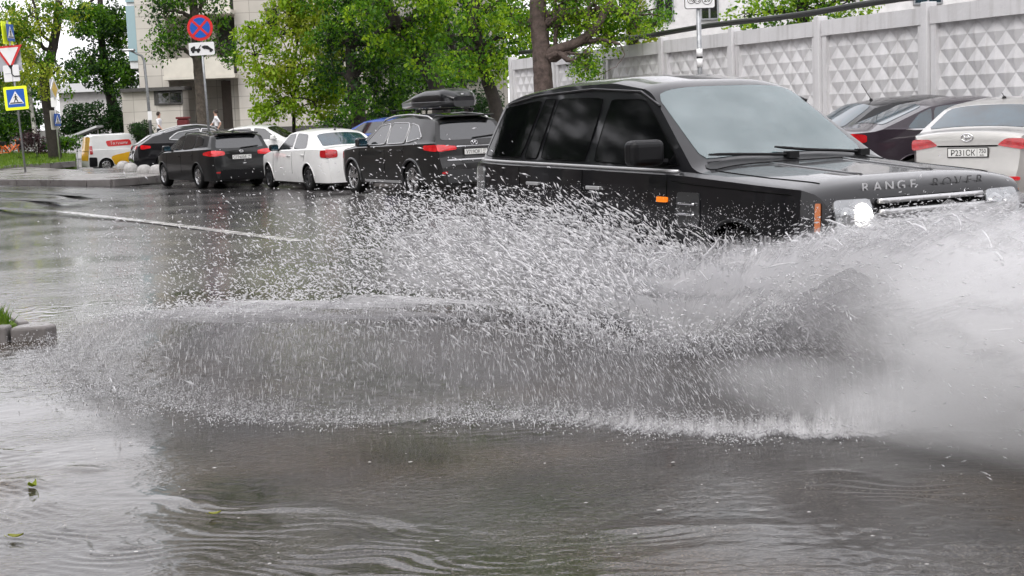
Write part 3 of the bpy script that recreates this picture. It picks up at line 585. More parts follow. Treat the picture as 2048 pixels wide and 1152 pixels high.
# --- right-hand row on the pavement
shA = Shape(4.66, .90, [(0, .42), (.03, .60), (.12, .74), (.4, .88), (1.1, 1.0), (1.3, 1.04), (2.1, 1.41), (2.5, 1.46), (2.9, 1.46), (3.4, 1.385), (4.08, 1.11), (4.2, 1.08), (4.55, 1.06), (4.6, 1.0), (4.64, .7), (4.66, .5), (4.64, .3)],
            [(0, .62), (.15, .82), (.5, .95), (.9, 1), (3.8, 1), (4.2, .97), (4.5, .91), (4.66, .78)], [(0, .86), (1.3, .96), (4.4, 1.06)], zb=.2, arches=[(.85, .37, .33), (3.62, .37, .33)], crown=.06)
AA = R(4); p = D(1815, 264, 20.6)+1.41*np.array([math.cos(AA), math.sin(AA), 0])+.87*np.array([-math.sin(AA), math.cos(AA), 0])
car('sedan', 'dark aubergine sedan with chrome under its side windows beside the silver sedan', 'car', shA, 'paint_aubergine', (p[0], p[1], .13), AA, dict(
    wr=.325, spokes=5, glass='glass_blue', side=[[(1.62, 1.0), (2.56, 1.015), (2.56, 1.375), (2.10, 1.34)], [(2.64, 1.015), (3.36, 1.035), (3.32, 1.325), (2.64, 1.38)], [(3.39, 1.037), (3.74, 1.05), (3.55, 1.235), (3.36, 1.315)]],
    seams=[[(1.35, .97), (1.3, .4)], [(2.57, 1.0), (2.57, .4)], [(3.46, 1.02), (3.35, .72)]], handles=[(2.4, .88), (3.3, .9)], mirror=(1.72, 1.0),
    tail=[([(.42, .86), (.72, .85), (.72, 1.0), (.42, 1.0)], 'lamp_red')], tailside=[([(4.30, .88), (4.52, .86), (4.52, 1.01), (4.30, .98)], 'lamp_red')],
    sidex=[('window_chrome', 'chrome', [(1.9, .985), (3.76, 1.025), (3.76, 1.04), (1.9, 1.0)])],
    windshield=('top', [(1.32, .72), (1.32, -.72), (2.08, -.60), (2.08, .60)], 'glass_blue'), rear_window=('top', [(3.43, .57), (3.43, -.57), (4.03, -.66), (4.03, .66)], 'glass_blue'), plate=(0, .80, 'Н580ЕУ', '199')), 'cars parked by the concrete fence')
shB = Shape(4.3, .88, [(0, .42), (.03, .6), (.12, .74), (.35, .9), (1.0, 1.02), (1.15, 1.06), (1.9, 1.45), (2.4, 1.50), (3.0, 1.48), (3.5, 1.40), (4.05, 1.06), (4.22, 1.02), (4.28, .62), (4.3, .5), (4.28, .3)],
            [(0, .62), (.15, .82), (.5, .95), (.9, 1), (3.5, 1), (4.0, .96), (4.3, .80)], [(0, .87), (1.2, .96), (4.1, 1.03)], zb=.2, arches=[(.86, .365, .32), (3.42, .365, .32)])
BA = R(10); p = D(1742, 205, 23.2)+1.1*np.array([math.cos(BA), math.sin(BA), 0])
car('hatchback', 'black hatchback with a raked roof aerial behind the aubergine sedan', 'car', shB, 'paint_black', (p[0], p[1], .13), BA, dict(
    wr=.315, glass='glass_blue', side=[[(1.42, 1.01), (2.32, 1.03), (2.32, 1.40), (1.9, 1.35)], [(2.4, 1.03), (3.2, 1.05), (3.1, 1.34), (2.4, 1.40)]], mirror=(1.6, 1.02),
    rear_window=('top', [(3.50, .58), (3.50, -.58), (4.0, -.66), (4.0, .66)], 'glass_blue'), windshield=('top', [(1.18, .70), (1.18, -.70), (1.88, -.60), (1.88, .60)], 'glass_blue'),
    tail=[([(.5, .85), (.72, .85), (.72, 1.0), (.5, 1.0)], 'lamp_red')], antenna=(3.25, .55, .30)), 'cars parked by the concrete fence')
shH = Shape(4.40, .865, [(0, .42), (.03, .60), (.12, .72), (.35, .86), (1.05, .98), (1.25, 1.02), (2.0, 1.41), (2.35, 1.46), (2.7, 1.465), (3.1, 1.43), (3.35, 1.375), (3.98, 1.09), (4.08, 1.065), (4.30, 1.045), (4.335, 1.0), (4.335, .87), (4.36, .70), (4.40, .5), (4.38, .3)],
            [(0, .62), (.15, .82), (.5, .95), (.9, 1), (3.5, 1), (3.95, .965), (4.2, .90), (4.40, .74)], [(0, .85), (1.2, .94), (4.2, 1.0)], zb=.2, arches=[(.84, .36, .31), (3.44, .36, .31)], crown=.06)
HA = R(52); p = D(1932, 312, 19.2)
car('sedan', 'silver sedan with its number plate to the road behind the off-roader', 'car', shH, 'paint_silver', (p[0]+2.18*math.cos(HA), p[1]+2.18*math.sin(HA), .10), HA, dict(
    wr=.31, glass='glass_blue', side=[[(1.5, .975), (2.4, .99), (2.4, 1.36), (2.02, 1.33)], [(2.5, .99), (3.35, 1.02), (3.2, 1.32), (2.5, 1.365)]], seams=[[(1.28, .95), (1.22, .4)], [(2.45, .97), (2.45, .4)]], mirror=(1.62, .97),
    windshield=('top', [(1.28, .68), (1.28, -.68), (1.97, -.58), (1.97, .58)], 'glass_blue'), rear_window=('top', [(3.38, .60), (3.38, -.60), (3.96, -.68), (3.96, .68)], 'glass_blue'),
    tail=[([(.38, .86), (.74, .80), (.74, .94), (.50, .95)], 'lamp_red')], tailside=[([(3.98, .86), (4.24, .80), (4.24, .935), (3.98, .94)], 'lamp_red')],
    plate=(-.02, .775, 'Р231СК', '750'), emblem=(0, .965, 'oval_h'), antenna=(3.0, .9, .12),
    panels=[('plate_recess', 'rear', 'gap', [(-.40, .845), (.40, .845), (.40, .865), (-.40, .865)], .006)], reflect=[([(.50, .42), (.70, .42), (.70, .47), (.50, .47)], 'lamp_red_lit')]), 'cars parked by the concrete fence')
# ------------------------------------------------------------------ ground, road, water
def struct(o, kind='structure'): o['kind'] = kind; return o
def wetmat(name, base, dark, r0, r1, scale, bumps, patchy=0, spec=.5):
    """wet surface: colour mottling, gloss that follows puddles, small waves"""
    m, nt, N, Lk, b = nodes(name); g = N.new('ShaderNodeNewGeometry')
    t = N.new('ShaderNodeTexNoise'); t.inputs['Scale'].default_value = scale; t.inputs['Detail'].default_value = 5; t.inputs['Roughness'].default_value = .6
    Lk.new(g.outputs['Position'], t.inputs['Vector'])
    r = N.new('ShaderNodeValToRGB'); r.color_ramp.elements[0].position = .35; r.color_ramp.elements[1].position = .65
    r.color_ramp.elements[0].color = (*dark, 1); r.color_ramp.elements[1].color = (*base, 1)
    Lk.new(t.outputs['Fac'], r.inputs['Fac']); Lk.new(r.outputs['Color'], b.inputs['Base Color'])
    mr = N.new('ShaderNodeMapRange'); mr.inputs['From Min'].default_value = .38; mr.inputs['From Max'].default_value = .62; mr.inputs['To Min'].default_value = r0; mr.inputs['To Max'].default_value = r1
    Lk.new(t.outputs['Fac'], mr.inputs['Value']); Lk.new(mr.outputs['Result'], b.inputs['Roughness'])
    b.inputs['Specular IOR Level'].default_value = spec; b.inputs['IOR'].default_value = 1.36
    h = None
    for sc, amp, st, det in bumps:
        mp = N.new('ShaderNodeMapping'); mp.inputs['Scale'].default_value = st; mp.inputs['Rotation'].default_value = (0, 0, .25)
        n = N.new('ShaderNodeTexNoise'); n.inputs['Scale'].default_value = sc; n.inputs['Detail'].default_value = det; n.inputs['Distortion'].default_value = .6
        Lk.new(g.outputs['Position'], mp.inputs['Vector']); Lk.new(mp.outputs[0], n.inputs['Vector'])
        mu = N.new('ShaderNodeMath'); mu.operation = 'MULTIPLY'; mu.inputs[1].default_value = amp; Lk.new(n.outputs['Fac'], mu.inputs[0])
        if h is None: h = mu
        else:
            ad = N.new('ShaderNodeMath'); Lk.new(h.outputs[0], ad.inputs[0]); Lk.new(mu.outputs[0], ad.inputs[1]); h = ad
    bp = N.new('ShaderNodeBump'); bp.inputs['Strength'].default_value = 1; bp.inputs['Distance'].default_value = 1
    if patchy:
        n = N.new('ShaderNodeTexNoise'); n.inputs['Scale'].default_value = patchy; n.inputs['Detail'].default_value = 3; Lk.new(g.outputs['Position'], n.inputs['Vector'])
        q = N.new('ShaderNodeMapRange'); q.inputs['From Min'].default_value = .40; q.inputs['From Max'].default_value = .62; q.inputs['To Min'].default_value = .18; q.inputs['To Max'].default_value = 1; Lk.new(n.outputs['Fac'], q.inputs['Value']); Lk.new(q.outputs[0], bp.inputs['Strength'])
    Lk.new(h.outputs[0], bp.inputs['Height']); Lk.new(bp.outputs['Normal'], b.inputs['Normal']); M[name] = m; return m, N, Lk, b
wetmat('asphalt_wet', (.055, .053, .052), (.035, .034, .034), .10, .30, .35, [(5, .003, (1, 1, 1), 2), (60, .0012, (1, 1, 1), 3)])
wetmat('pavement_wet', (.22, .205, .195), (.15, .14, .135), .16, .42, .6, [(25, .002, (1, 1, 1), 3)])
wetmat('earth', (.05, .045, .035), (.03, .03, .02), .6, .9, .3, [(8, .02, (1, 1, 1), 3)])
def terr(x, y): return -.64*smoothstep(56, 80, y)-.09*smoothstep(22, 33, y)*smoothstep(-11.2, -9.8, x)*smoothstep(56, 48, y)
# one big ground sheet to the horizon
xs = np.r_[-900, -400, -200, np.arange(-120, 121, 8), 200, 400, 900]; ys = np.r_[-60, -20, 0, 6, np.arange(10, 120, 4), 140, 200, 400, 1200]
P = np.array([[(x, y, terr(x, y)-.03) for y in ys] for x in xs]); V, F = grid(P, True); struct(obj('ground', V, F, 'earth', smooth=True))
# asphalt road sheet
P = np.array([[(x, y, terr(x, y)+.0) for y in np.r_[-20, 0, 5, 20, 22, 25, 28, 31, 33, 40, 44, 48, 52, 56, 60, 64, 68, 72, 76, 80, 100, 160]] for x in np.r_[-160, -80, -40, -20, -11.4, -10.9, -10.4, -9.9, -9.4, -5, 0, 10, 20, 40]]); V, F = grid(P, True)
struct(obj('road', V, F, 'asphalt_wet', smooth=True))

# flooded part of the carriageway: real waves close by, finer ripples in the material
def waves(X, Y):
    z = np.zeros_like(X); r2 = np.random.default_rng(3)
    for lam, n, amp in ((.45, 5, .0010), (.20, 9, .0016), (.095, 14, .0016)):
        for _ in range(n):
            a = r2.normal(-1.0, .55); k = 2*math.pi/(lam*r2.uniform(.75, 1.35)); ph = r2.uniform(0, 6.28)
            wob = .25*np.sin(X*1.7+ph)+.25*np.cos(Y*1.3+2*ph)
            z += amp*np.sin(k*(X*math.cos(a)+Y*math.sin(a)+wob)+ph)
    gust = .12+1.1*smoothstep(-.1, .8, np.sin(X*.9+1.3*np.sin(Y*.7))*np.cos(Y*1.1+.6*X))
    calm = 1-.75*smoothstep(.9, .2, np.hypot((X+.1)/1.5, (Y-6.6)/1.3))
    z *= gust*calm*.38
    # bow waves running out from the splash
    for cx, cy, rad, wd, am, a0, a1 in ((1.2, 10.2, 4.95, .11, .016, -2.6, -1.9), (1.2, 10.2, 4.6, .07, .008, -2.7, -1.6), (1.6, 11.0, 5.75, .08, .012, -1.75, -1.15), (2.3, 11.4, 5.1, .08, .012, -1.75, -1.05)):
        d = np.hypot(X-cx, Y-cy); an = np.arctan2(Y-cy, X-cx); msk = smoothstep(a0-.15, a0+.1, an)*smoothstep(a1+.15, a1-.1, an)
        wig = .07*np.sin(an*17+cx)+.03*np.sin(an*41)
        brk = .25+.75*smoothstep(-.2, .7, np.sin(X*5.3+2*np.sin(Y*3.1))+.6*np.sin(Y*7.7+X*2.2)); q = (d-rad-wig)/wd; z += .7*am*msk*brk*np.exp(-q*q)*(1+.5*np.sin(an*60))
        wg2 = wig+.05*np.sin(X*9+Y*4)+.04*np.sin(Y*13-X*6); z += am*.16*msk*brk*np.sin((d-rad-wg2)*2*math.pi/.09)*np.exp(-((d-rad-.25)/.3)**2)
    return z
xs = np.arange(-4.6, 5.0, .019); ys = 4.2*np.exp(np.linspace(0, math.log(14.5/4.2), 560))
X, Y = np.meshgrid(xs, ys, indexing='ij'); edge = smoothstep(14.4, 12.5, Y)
P = np.stack([X, Y, .012+waves(X, Y)*edge], -1); V, F = grid(P, True)
m, N, Lk, b = wetmat('water_murky', (.056, .051, .046), (.031, .029, .027), .02, .07, .9, [(5, .0024, (1, 1.6, 1), 2), (17, .0030, (1, 1.7, 1), 3), (42, .0011, (1, 1.9, 1), 3)], 1.1)
b.inputs['IOR'].default_value = 1.33
def grain(N, Lk, b, sc=70, lo=.25, hi=2.4):
    g = N.new('ShaderNodeNewGeometry'); t = N.new('ShaderNodeTexNoise'); t.inputs['Scale'].default_value = sc; t.inputs['Detail'].default_value = 3; t.inputs['Roughness'].default_value = .8; Lk.new(g.outputs['Position'], t.inputs['Vector'])
    r = N.new('ShaderNodeValToRGB'); e = r.color_ramp.elements; e[0].position = .34; e[0].color = (lo, lo, lo, 1); e[1].position = .70; e[1].color = (hi, hi*.97, hi*.9, 1); k = e.new(.52); k.color = (.9, .9, .9, 1)
    Lk.new(t.outputs['Fac'], r.inputs['Fac']); mx = N.new('ShaderNodeMixRGB'); mx.blend_type = 'MULTIPLY'; mx.inputs[0].default_value = 1
    src = b.inputs['Base Color'].links[0].from_socket; Lk.new(src, mx.inputs[1]); Lk.new(r.outputs['Color'], mx.inputs[2]); Lk.new(mx.outputs[0], b.inputs['Base Color'])
    # brown silt lies in drifts
    t2 = N.new('ShaderNodeTexNoise'); t2.inputs['Scale'].default_value = .55; t2.inputs['Detail'].default_value = 3; Lk.new(g.outputs['Position'], t2.inputs['Vector'])
    r2 = N.new('ShaderNodeValToRGB'); e = r2.color_ramp.elements; e[0].position = .48; e[0].color = (1, 1, 1, 1); e[1].position = .66; e[1].color = (1.1, .86, .60, 1); Lk.new(t2.outputs['Fac'], r2.inputs['Fac'])
    m2 = N.new('ShaderNodeMixRGB'); m2.blend_type = 'MULTIPLY'; m2.inputs[0].default_value = 1; Lk.new(mx.outputs[0], m2.inputs[1]); Lk.new(r2.outputs['Color'], m2.inputs[2]); Lk.new(m2.outputs[0], b.inputs['Base Color'])
grain(N, Lk, b)
struct(obj('flood_water', V, F, 'water_murky', smooth=True))
# shallower film of water further out, choppy with falling drops
m, N, Lk, b = wetmat('water_choppy', (.125, .119, .119), (.082, .079, .079), .05, .16, .5, [(4.5, .0095, (1, 1.5, 1), 2), (17, .0060, (1, 1.4, 1), 3), (55, .0012, (1, 1, 1), 2)], .45)
xs = np.r_[-34, -24, -16, -11.4, -10.9, -10.4, -9.9, -9.4, -7, -4.6, 0, 5, 9, 14]; ys = np.r_[3.6, 4.2, 8, 14.5, 18, 22, 25, 28, 31, 33, 36]
P = np.array([[(x, y, terr(x, y)+.010) for y in ys] for x in xs]); V, F = grid(P, True); cx = V[F].mean(1); F = F[~((cx[:, 0] > -4.6) & (cx[:, 0] < 5) & (cx[:, 1] > 4.2) & (cx[:, 1] < 14.5))]
struct(obj('water', V, F, 'water_choppy', smooth=True))

# lane line
def ribbon(name, pts, w, mat, z=.004):
    P = []; pts = [np.array(p[:2], float) for p in pts]
    for i, p in enumerate(pts):
        t = pts[min(i+1, len(pts)-1)]-pts[max(i-1, 0)]; t /= np.linalg.norm(t); nn = np.array([-t[1], t[0]])
        P.append([(*(p+nn*w/2), z), (*(p-nn*w/2), z)])
    V, F = grid(np.array(P), True); return struct(obj(name, V, F, mat))
m, N, Lk, b = wetmat('road_paint', (.55, .54, .53), (.28, .275, .27), .15, .3, 4, [(60, .002, (1, 1, 1), 2)])
ribbon('road_marking', [G(120, 424), G(310, 446), G(470, 467), G(600, 484)], .22, 'road_paint', .014)
ribbon('road_marking', [G(700, 500), G(880, 518), G(1000, 530)], .16, 'road_paint', .014)
m, N, Lk, b = wetmat('tar', (.012, .012, .012), (.008, .008, .008), .25, .5, 3, [(40, .004, (1, 1, 1), 2)])  # dark strips: reflections on the wet road painted as colour
ribbon('road_seam', [G(-40, 380), G(60, 384), G(178, 391)], .55, 'tar', .006)
ribbon('road_seam', [G(-40, 398), G(70, 400), G(165, 404)], .6, 'tar', .014)
ribbon('road_seam', [G(-40, 416), G(40, 420), G(110, 424)], .35, 'tar', .016)

# far pavement with kerb
pv = [(-60, 84), (-28, 58.5), (-15.4, 45.2), (-11.6, 41.6), (-10.9, 41.4), (-10.4, 42.2), (-9.9, 45.0), (-10.6, 46.6), (-13.2, 47.6), (-14.8, 52), (-18, 57.5), (-27, 66), (-60, 100)]
pv2 = [(-9.3, 44.0), (-6.0, 40.6), (-3.3, 35.9), (0, 30), (3.2, 22.4), (3.7, 18.0), (5.0, 15.0), (9, 7.5), (40, 5), (40, 56), (2, 56), (-5, 45.5), (-8.3, 45.3)]
mb = MB()
for q in (pv, pv2): mb.prism(q, (0, 0, -.35), (1, 0, 0), (0, 1, 0), 1.0)
struct(mb.build('pavement', 'pavement_wet'))
kb = [(-60, 84), (-28, 58.5), (-15.4, 45.2), (-11.6, 41.6), (-10.9, 41.4), (-10.4, 42.2), (-9.6, 44.3), (-6.0, 40.6), (-3.3, 35.9), (0, 30), (3.2, 22.4), (3.7, 18.0), (5.0, 15.0), (9, 7.5)]
wetmat('kerb_stone', (.21, .195, .19), (.14, .13, .125), .25, .5, 2.5, [(30, .004, (1, 1, 1), 3)])
mb = MB()
for (x0, y0), (x1, y1) in zip(kb[:-1], kb[1:]):
    ln = math.hypot(x1-x0, y1-y0); n = max(1, round(ln/1.0)); a = math.atan2(y1-y0, x1-x0)
    for i in range(n):
        t = (i+.5)/n; mb.box((x0+(x1-x0)*t, y0+(y1-y0)*t, .06+.004*math.sin(i*7)), (ln/n-.012, .16, .21), a)
struct(bevel(mb.build('kerb', 'kerb_stone'), .015))
# lawn by the far pavement
lw = [G(-60, 345, .2), G(30, 333, .2), G(100, 329, .2), G(150, 325, .2), G(152, 309, .2), G(60, 304, .2), G(-60, 306, .2)]
wetmat('turf', (.13, .20, .03), (.08, .14, .02), .7, .9, .5, [(40, .02, (1, 1, 1), 3)])
struct(MB().prism([tuple(p[:2]) for p in lw], (0, 0, -.30), (1, 0, 0), (0, 1, 0), 1.05).build('lawn', 'turf'))
mb = MB()
for a, b_ in zip(lw[:4], lw[1:4]): d_ = b_-a; mb.box(((a+b_)/2+np.array((0, -.12, -.05))), (np.linalg.norm(d_), .14, .22), math.atan2(d_[1], d_[0]))
struct(mb.build('lawn_kerb', 'kerb_stone'))
# raised forecourt in front of the building
cy = [D(285, 300, 64), D(1010, 300, 58), D(1010, 300, 100), D(240, 300, 100)]
struct(MB().prism([tuple(p[:2]) for p in cy], (0, 0, -.2), (1, 0, 0), (0, 1, 0), 1.2).build('forecourt', 'pavement_wet'))

# near-left traffic island
ki = thing('kerb_island', 'broken concrete kerb corner around a patch of grass at the flooded road', 'kerb', (-3.6, 11.5, 0))
def rel(P, o): return [tuple(np.array(p)-np.array(o)) for p in P]
o0 = (-3.6, 11.5, 0)
mb = MB(); mb.box((-.62, .045, .06), (.62, .15, .16), -.02); mb.box((-1.6, .09, .065), (1.2, .15, .16), -.02); mb.box((-2.8, .13, .065), (1.15, .15, .16), -.02)
bevel(mb.build('kerb_block', 'kerb_stone', ki), .02, 3)
mb = MB(); mb.prism([(-.29, -.02), (-.02, .02), (.03, .14), (-.14, .34), (-.29, .15)], (0, 0, .055), (1, 0, 0), (0, 1, 0), .14); bevel(mb.build('broken_corner', 'kerb_stone', ki), .025, 3)
mb = MB()
for i in range(5): mb.box((-.42-.313*i, .55+.626*i, .06), (.69, .09, .16), 2.034)
bevel(mb.build('kerb_edge', 'kerb_stone', ki), .02, 3)
mb = MB(); mb.prism([(-.29, .16), (-1.9, 3.4), (-4.5, 3.4), (-4.5, .2)], (0, 0, .05), (1, 0, 0), (0, 1, 0), .16); mb.build('soil', 'turf', ki)
def blades(poly_pts, n, h, z, ox=0, oy=0):
    V = []; F = []
    A = np.array(poly_pts); lo, hi = A.min(0), A.max(0)
    k = 0
    from mathutils.geometry import intersect_point_tri_2d
    tr = [(A[0], A[i], A[i+1]) for i in range(1, len(A)-1)]
    while k < n:
        p = rng.uniform(lo, hi)
        if not any(intersect_point_tri_2d(Vector(p), *[Vector(q) for q in t]) for t in tr): continue
        a = rng.uniform(0, 6.28); hh = h*rng.uniform(.5, 1.2); le = rng.normal(0, .35, 2)*hh; w_ = .006+.05*h*rng.uniform(.3, .8)
        b0 = len(V); V += [(p[0]-w_*math.cos(a), p[1]-w_*math.sin(a), z), (p[0]+w_*math.cos(a), p[1]+w_*math.sin(a), z), (p[0]+le[0], p[1]+le[1], z+hh)]; F.append((b0, b0+1, b0+2)); k += 1
    return V, F
V, F = blades([(-.32, .17), (-.62, .72), (-1.3, 1.6), (-1.9, .2)], 2600, .13, .12); V = [(v[0]-3.6, v[1]+11.5, v[2]) for v in V]
tag(obj('grass', V, F, 'grass_blades'), 'bright green grass inside the near kerb corner', 'grass', kind='stuff')
V, F = blades([tuple(p[:2]) for p in lw], 9000, .16, .22)
tag(obj('grass', V, F, 'grass_blades'), 'wet green grass of the far lawn', 'grass', kind='stuff')
# ------------------------------------------------------------------ concrete fence
FA = np.array([6.6, 23.4]); FB = np.array([.28, 40.9]); fd = (FB-FA)/np.linalg.norm(FB-FA); fn = np.array([-fd[1], fd[0]]); fn = fn if fn[0] < 0 else -fn
pitch = 3.10; FT = 2.98
fe = thing('concrete_fence', 'white concrete fence of diamond relief panels behind the right-hand cars', 'fence', (FA[0], FA[1], 0))
def fpt(u, o_, z): q = fd*u+fn*o_; return (q[0], q[1], z)
def fence_panel(k):
    u0, u1 = k*pitch+.10, (k+1)*pitch-.10; zb, ztp = .15, FT-.02
    mb = MB(); bw = .13; nrow, ncol = 6, 6; W_, H_ = u1-u0-2*bw, ztp-zb-.26-bw
    ex = (fd[0], fd[1], 0)
    def bar(ua, ub, za, zb_, d0, d1): mb.add([fpt(u, d, z) for z in (za, zb_) for u, d in ((ua, d0), (ub, d0), (ub, d1), (ua, d1))], [(3, 2, 1, 0), (4, 5, 6, 7), (0, 1, 5, 4), (1, 2, 6, 5), (2, 3, 7, 6), (3, 0, 4, 7)])
    bar(u0, u1, zb, ztp, -.06, -.02)                       # slab behind the relief
    bar(u0, u1, ztp-.26, ztp, -.02, .085); bar(u0, u1, zb, zb+bw, -.02, .07)
    bar(u0, u0+bw, zb+bw, ztp-.26, -.02, .07); bar(u1-bw, u1, zb+bw, ztp-.26, -.02, .07)
    ua, za = u0+bw, zb+bw; dw, dh = W_/ncol, H_/6
    cl = lambda u, z: (min(max(u, ua), ua+W_), min(max(z, za), za+H_))
    for j in range(0, 13):
        for i in range(-1, ncol+1):
            cu, cz = ua+dw*(i+.5+(.5 if j % 2 else 0)), za+dh*j/2
            if cu-dw/2 >= ua+W_-1e-6 or cu+dw/2 <= ua+1e-6: continue
            C = [(cu, cz+dh/2), (cu-dw/2, cz), (cu, cz-dh/2), (cu+dw/2, cz)]
            inb = (ua <= cu <= ua+W_) and (za <= cz <= za+H_)
            ap = cl(cu, cz); hgt = .042 if inb else .0
            C = [cl(*c) for c in C]; V = [fpt(c[0], -.015, c[1]) for c in C]+[fpt(ap[0], -.015+hgt*.95, ap[1])]
            for q in range(4):
                a, b_ = C[q], C[(q+1) % 4]
                ar = abs((a[0]-ap[0])*(b_[1]-ap[1])-(b_[0]-ap[0])*(a[1]-ap[1]))
                if ar > 1e-5: mb.add([V[q], V[(q+1) % 4], V[4]], [(0, 2, 1)])
    o = recalc(mb.build('panel', 'fence_paint', fe)); return o
m = pbr('fence_paint', (.62, .615, .625), .62, noise=.10, nscale=.9, bump=.2, bscale=18); M['fence_paint'] = m
nt = m.node_tree; N = nt.nodes; Lk = nt.links; b = N['Principled BSDF']
g = N.new('ShaderNodeNewGeometry'); mp = N.new('ShaderNodeMapping'); mp.inputs['Scale'].default_value = (3, 3, .25)
w_ = N.new('ShaderNodeTexNoise'); w_.inputs['Scale'].default_value = 2.5; w_.inputs['Detail'].default_value = 6; Lk.new(g.outputs['Position'], mp.inputs[0]); Lk.new(mp.outputs[0], w_.inputs['Vector'])
rp = N.new('ShaderNodeValToRGB'); rp.color_ramp.elements[0].position = .50; rp.color_ramp.elements[0].color = (1, 1, 1, 1); rp.color_ramp.elements[1].position = .8; rp.color_ramp.elements[1].color = (.74, .73, .715, 1); Lk.new(w_.outputs['Fac'], rp.inputs['Fac'])
mxx = N.new('ShaderNodeMixRGB'); mxx.blend_type = 'MULTIPLY'; mxx.inputs[0].default_value = 1; src = b.inputs['Base Color'].links[0].from_socket
Lk.new(src, mxx.inputs[1]); Lk.new(rp.outputs['Color'], mxx.inputs[2]); Lk.new(mxx.outputs[0], b.inputs['Base Color'])
for k in range(-4, 6): fence_panel(k)
for k in range(-4, 7):
    mb = MB(); q = fd*k*pitch; mb.box((q[0]+fn[0]*.03, q[1]+fn[1]*.03, FT/2+.03), (.15, .20, FT+.06), math.atan2(fd[1], fd[0])); bevel(mb.build('post', 'fence_paint', fe), .012)
# black pipe above the fence
mb = MB(); P = [(FA[0]+fd[0]*u-fn[0]*.35, FA[1]+fd[1]*u-fn[1]*.35, FT+.19+.02*math.sin(u)) for u in np.linspace(-12.5, 19, 24)]; mb.tube(P, .055, 8)
tag(mb.build('insulated_pipe', 'pipe_black', smooth=True), 'thick black pipe running along the top of the white concrete fence', 'pipe')

# ------------------------------------------------------------------ buildings
m, nt, N, Lk, b = nodes('cladding'); M['cladding'] = m
tc = N.new('ShaderNodeTexCoord'); br = N.new('ShaderNodeTexBrick'); mp = N.new('ShaderNodeMapping'); mp.inputs['Rotation'].default_value = (math.pi/2, 0, 0)
br.inputs['Color1'].default_value = (.56, .53, .48, 1); br.inputs['Color2'].default_value = (.50, .475, .43, 1); br.inputs['Mortar'].default_value = (.30, .28, .25, 1)
br.inputs['Scale'].default_value = 1; br.inputs['Brick Width'].default_value = 1.2; br.inputs['Row Height'].default_value = .62; br.inputs['Mortar Size'].default_value = .014; br.offset = 0
Lk.new(tc.outputs['Object'], mp.inputs[0]); Lk.new(mp.outputs[0], br.inputs['Vector']); 
ns = N.new('ShaderNodeTexNoise'); ns.inputs['Scale'].default_value = .6; ns.inputs['Detail'].default_value = 5; Lk.new(tc.outputs['Object'], ns.inputs['Vector'])
mx = N.new('ShaderNodeMixRGB'); mx.blend_type = 'MULTIPLY'; mx.inputs[0].default_value = .5; Lk.new(br.outputs['Color'], mx.inputs[1])
r_ = N.new('ShaderNodeValToRGB'); r_.color_ramp.elements[0].position = .3; r_.color_ramp.elements[0].color = (.7, .68, .65, 1); r_.color_ramp.elements[1].position = .6; Lk.new(ns.outputs['Fac'], r_.inputs['Fac']); Lk.new(r_.outputs['Color'], mx.inputs[2])
Lk.new(mx.outputs[0], b.inputs['Base Color']); b.inputs['Roughness'].default_value = .55
BY = 80.0; b0 = D(285, 255, BY); gz = .4
bld = thing('office_building', 'pale stone-clad building with balconies behind the parked cars', 'building', (b0[0], BY, gz))
def bx(px0, px1, py0, py1, y0, y1, mb=None):
    """box from surveyed facade corners, y0..y1 relative to the facade"""
    A, B_ = D(px0, (py0+py1)/2, BY), D(px1, (py0+py1)/2, BY); z1, z0 = D((px0+px1)/2, py0, BY)[2], D((px0+px1)/2, py1, BY)[2]
    mb = mb or MB(); mb.box(((A[0]+B_[0])/2-b0[0], (y0+y1)/2, (z0+z1)/2-gz), (B_[0]-A[0], y1-y0, z1-z0)); return mb
def wallbox(x0, x1, z0, z1, y0, y1): return MB().box(((x0+x1)/2, (y0+y1)/2, (z0+z1)/2), (x1-x0, y1-y0, z1-z0))
X = lambda px, py=150: D(px, py, BY)[0]-b0[0]
Z = lambda px, py: D(px, py, BY)[2]-gz
HT = 26
# walls as slabs round the openings
xr0, xr1 = X(427), X(467); 
w = wallbox(0, X(337), -.6, HT, 0, 14); w.V, w.F = w.V, w.F
for (xa, xb, za, zb_) in ((X(337), X(475), Z(400, 150), HT),): pass
w.box(((X(475)+X(1015))/2, 7, HT/2-.3), (X(1015)-X(475), 14, HT+.6))
w.box(((X(337)+X(427))/2, 7.6, (Z(400, 155)+HT)/2), (X(427)-X(337), 12.8, HT-Z(400, 155)))
w.box(((X(337)+X(427))/2, 8.2, Z(400, 155)/2-.3), (X(427)-X(337), 11.6, Z(400, 155)+.6))
w.box(((X(455)+X(475))/2, 7.4, Z(465, 155)/2-.3), (X(475)-X(455), 13.2, Z(465, 155)+.6))
w.box(((X(467)+X(475))/2, 7.6, (Z(470, 155)+HT)/2), (X(475)-X(467), 12.8, HT-Z(470, 155)))
w.build('wall', 'cladding', bld)
wallbox(X(427), X(455), -.6, Z(440, 160), 2.0, 2.3).build('brown_panel', 'brown_panel', bld)
wallbox(X(427), X(467), Z(440, 155), HT, 2.2, 2.5).build('loggia_back', 'building_dark', bld)
for i in range(8):
    zf = Z(400, 155)+i*(Z(400, 28)-Z(400, 155))
    wallbox(X(335), X(477), zf-.1, zf+.12, -1.1, 2.2).build('balcony_slab', 'cream', bld)
    if i != 1: wallbox(X(337), X(475), zf+.12, zf+1.0, -1.05, -.93).build('balcony_parapet', 'cream', bld)
    else: wallbox(X(415), X(475), zf+.12, zf+1.0, -1.05, -.93).build('balcony_parapet', 'cream', bld)
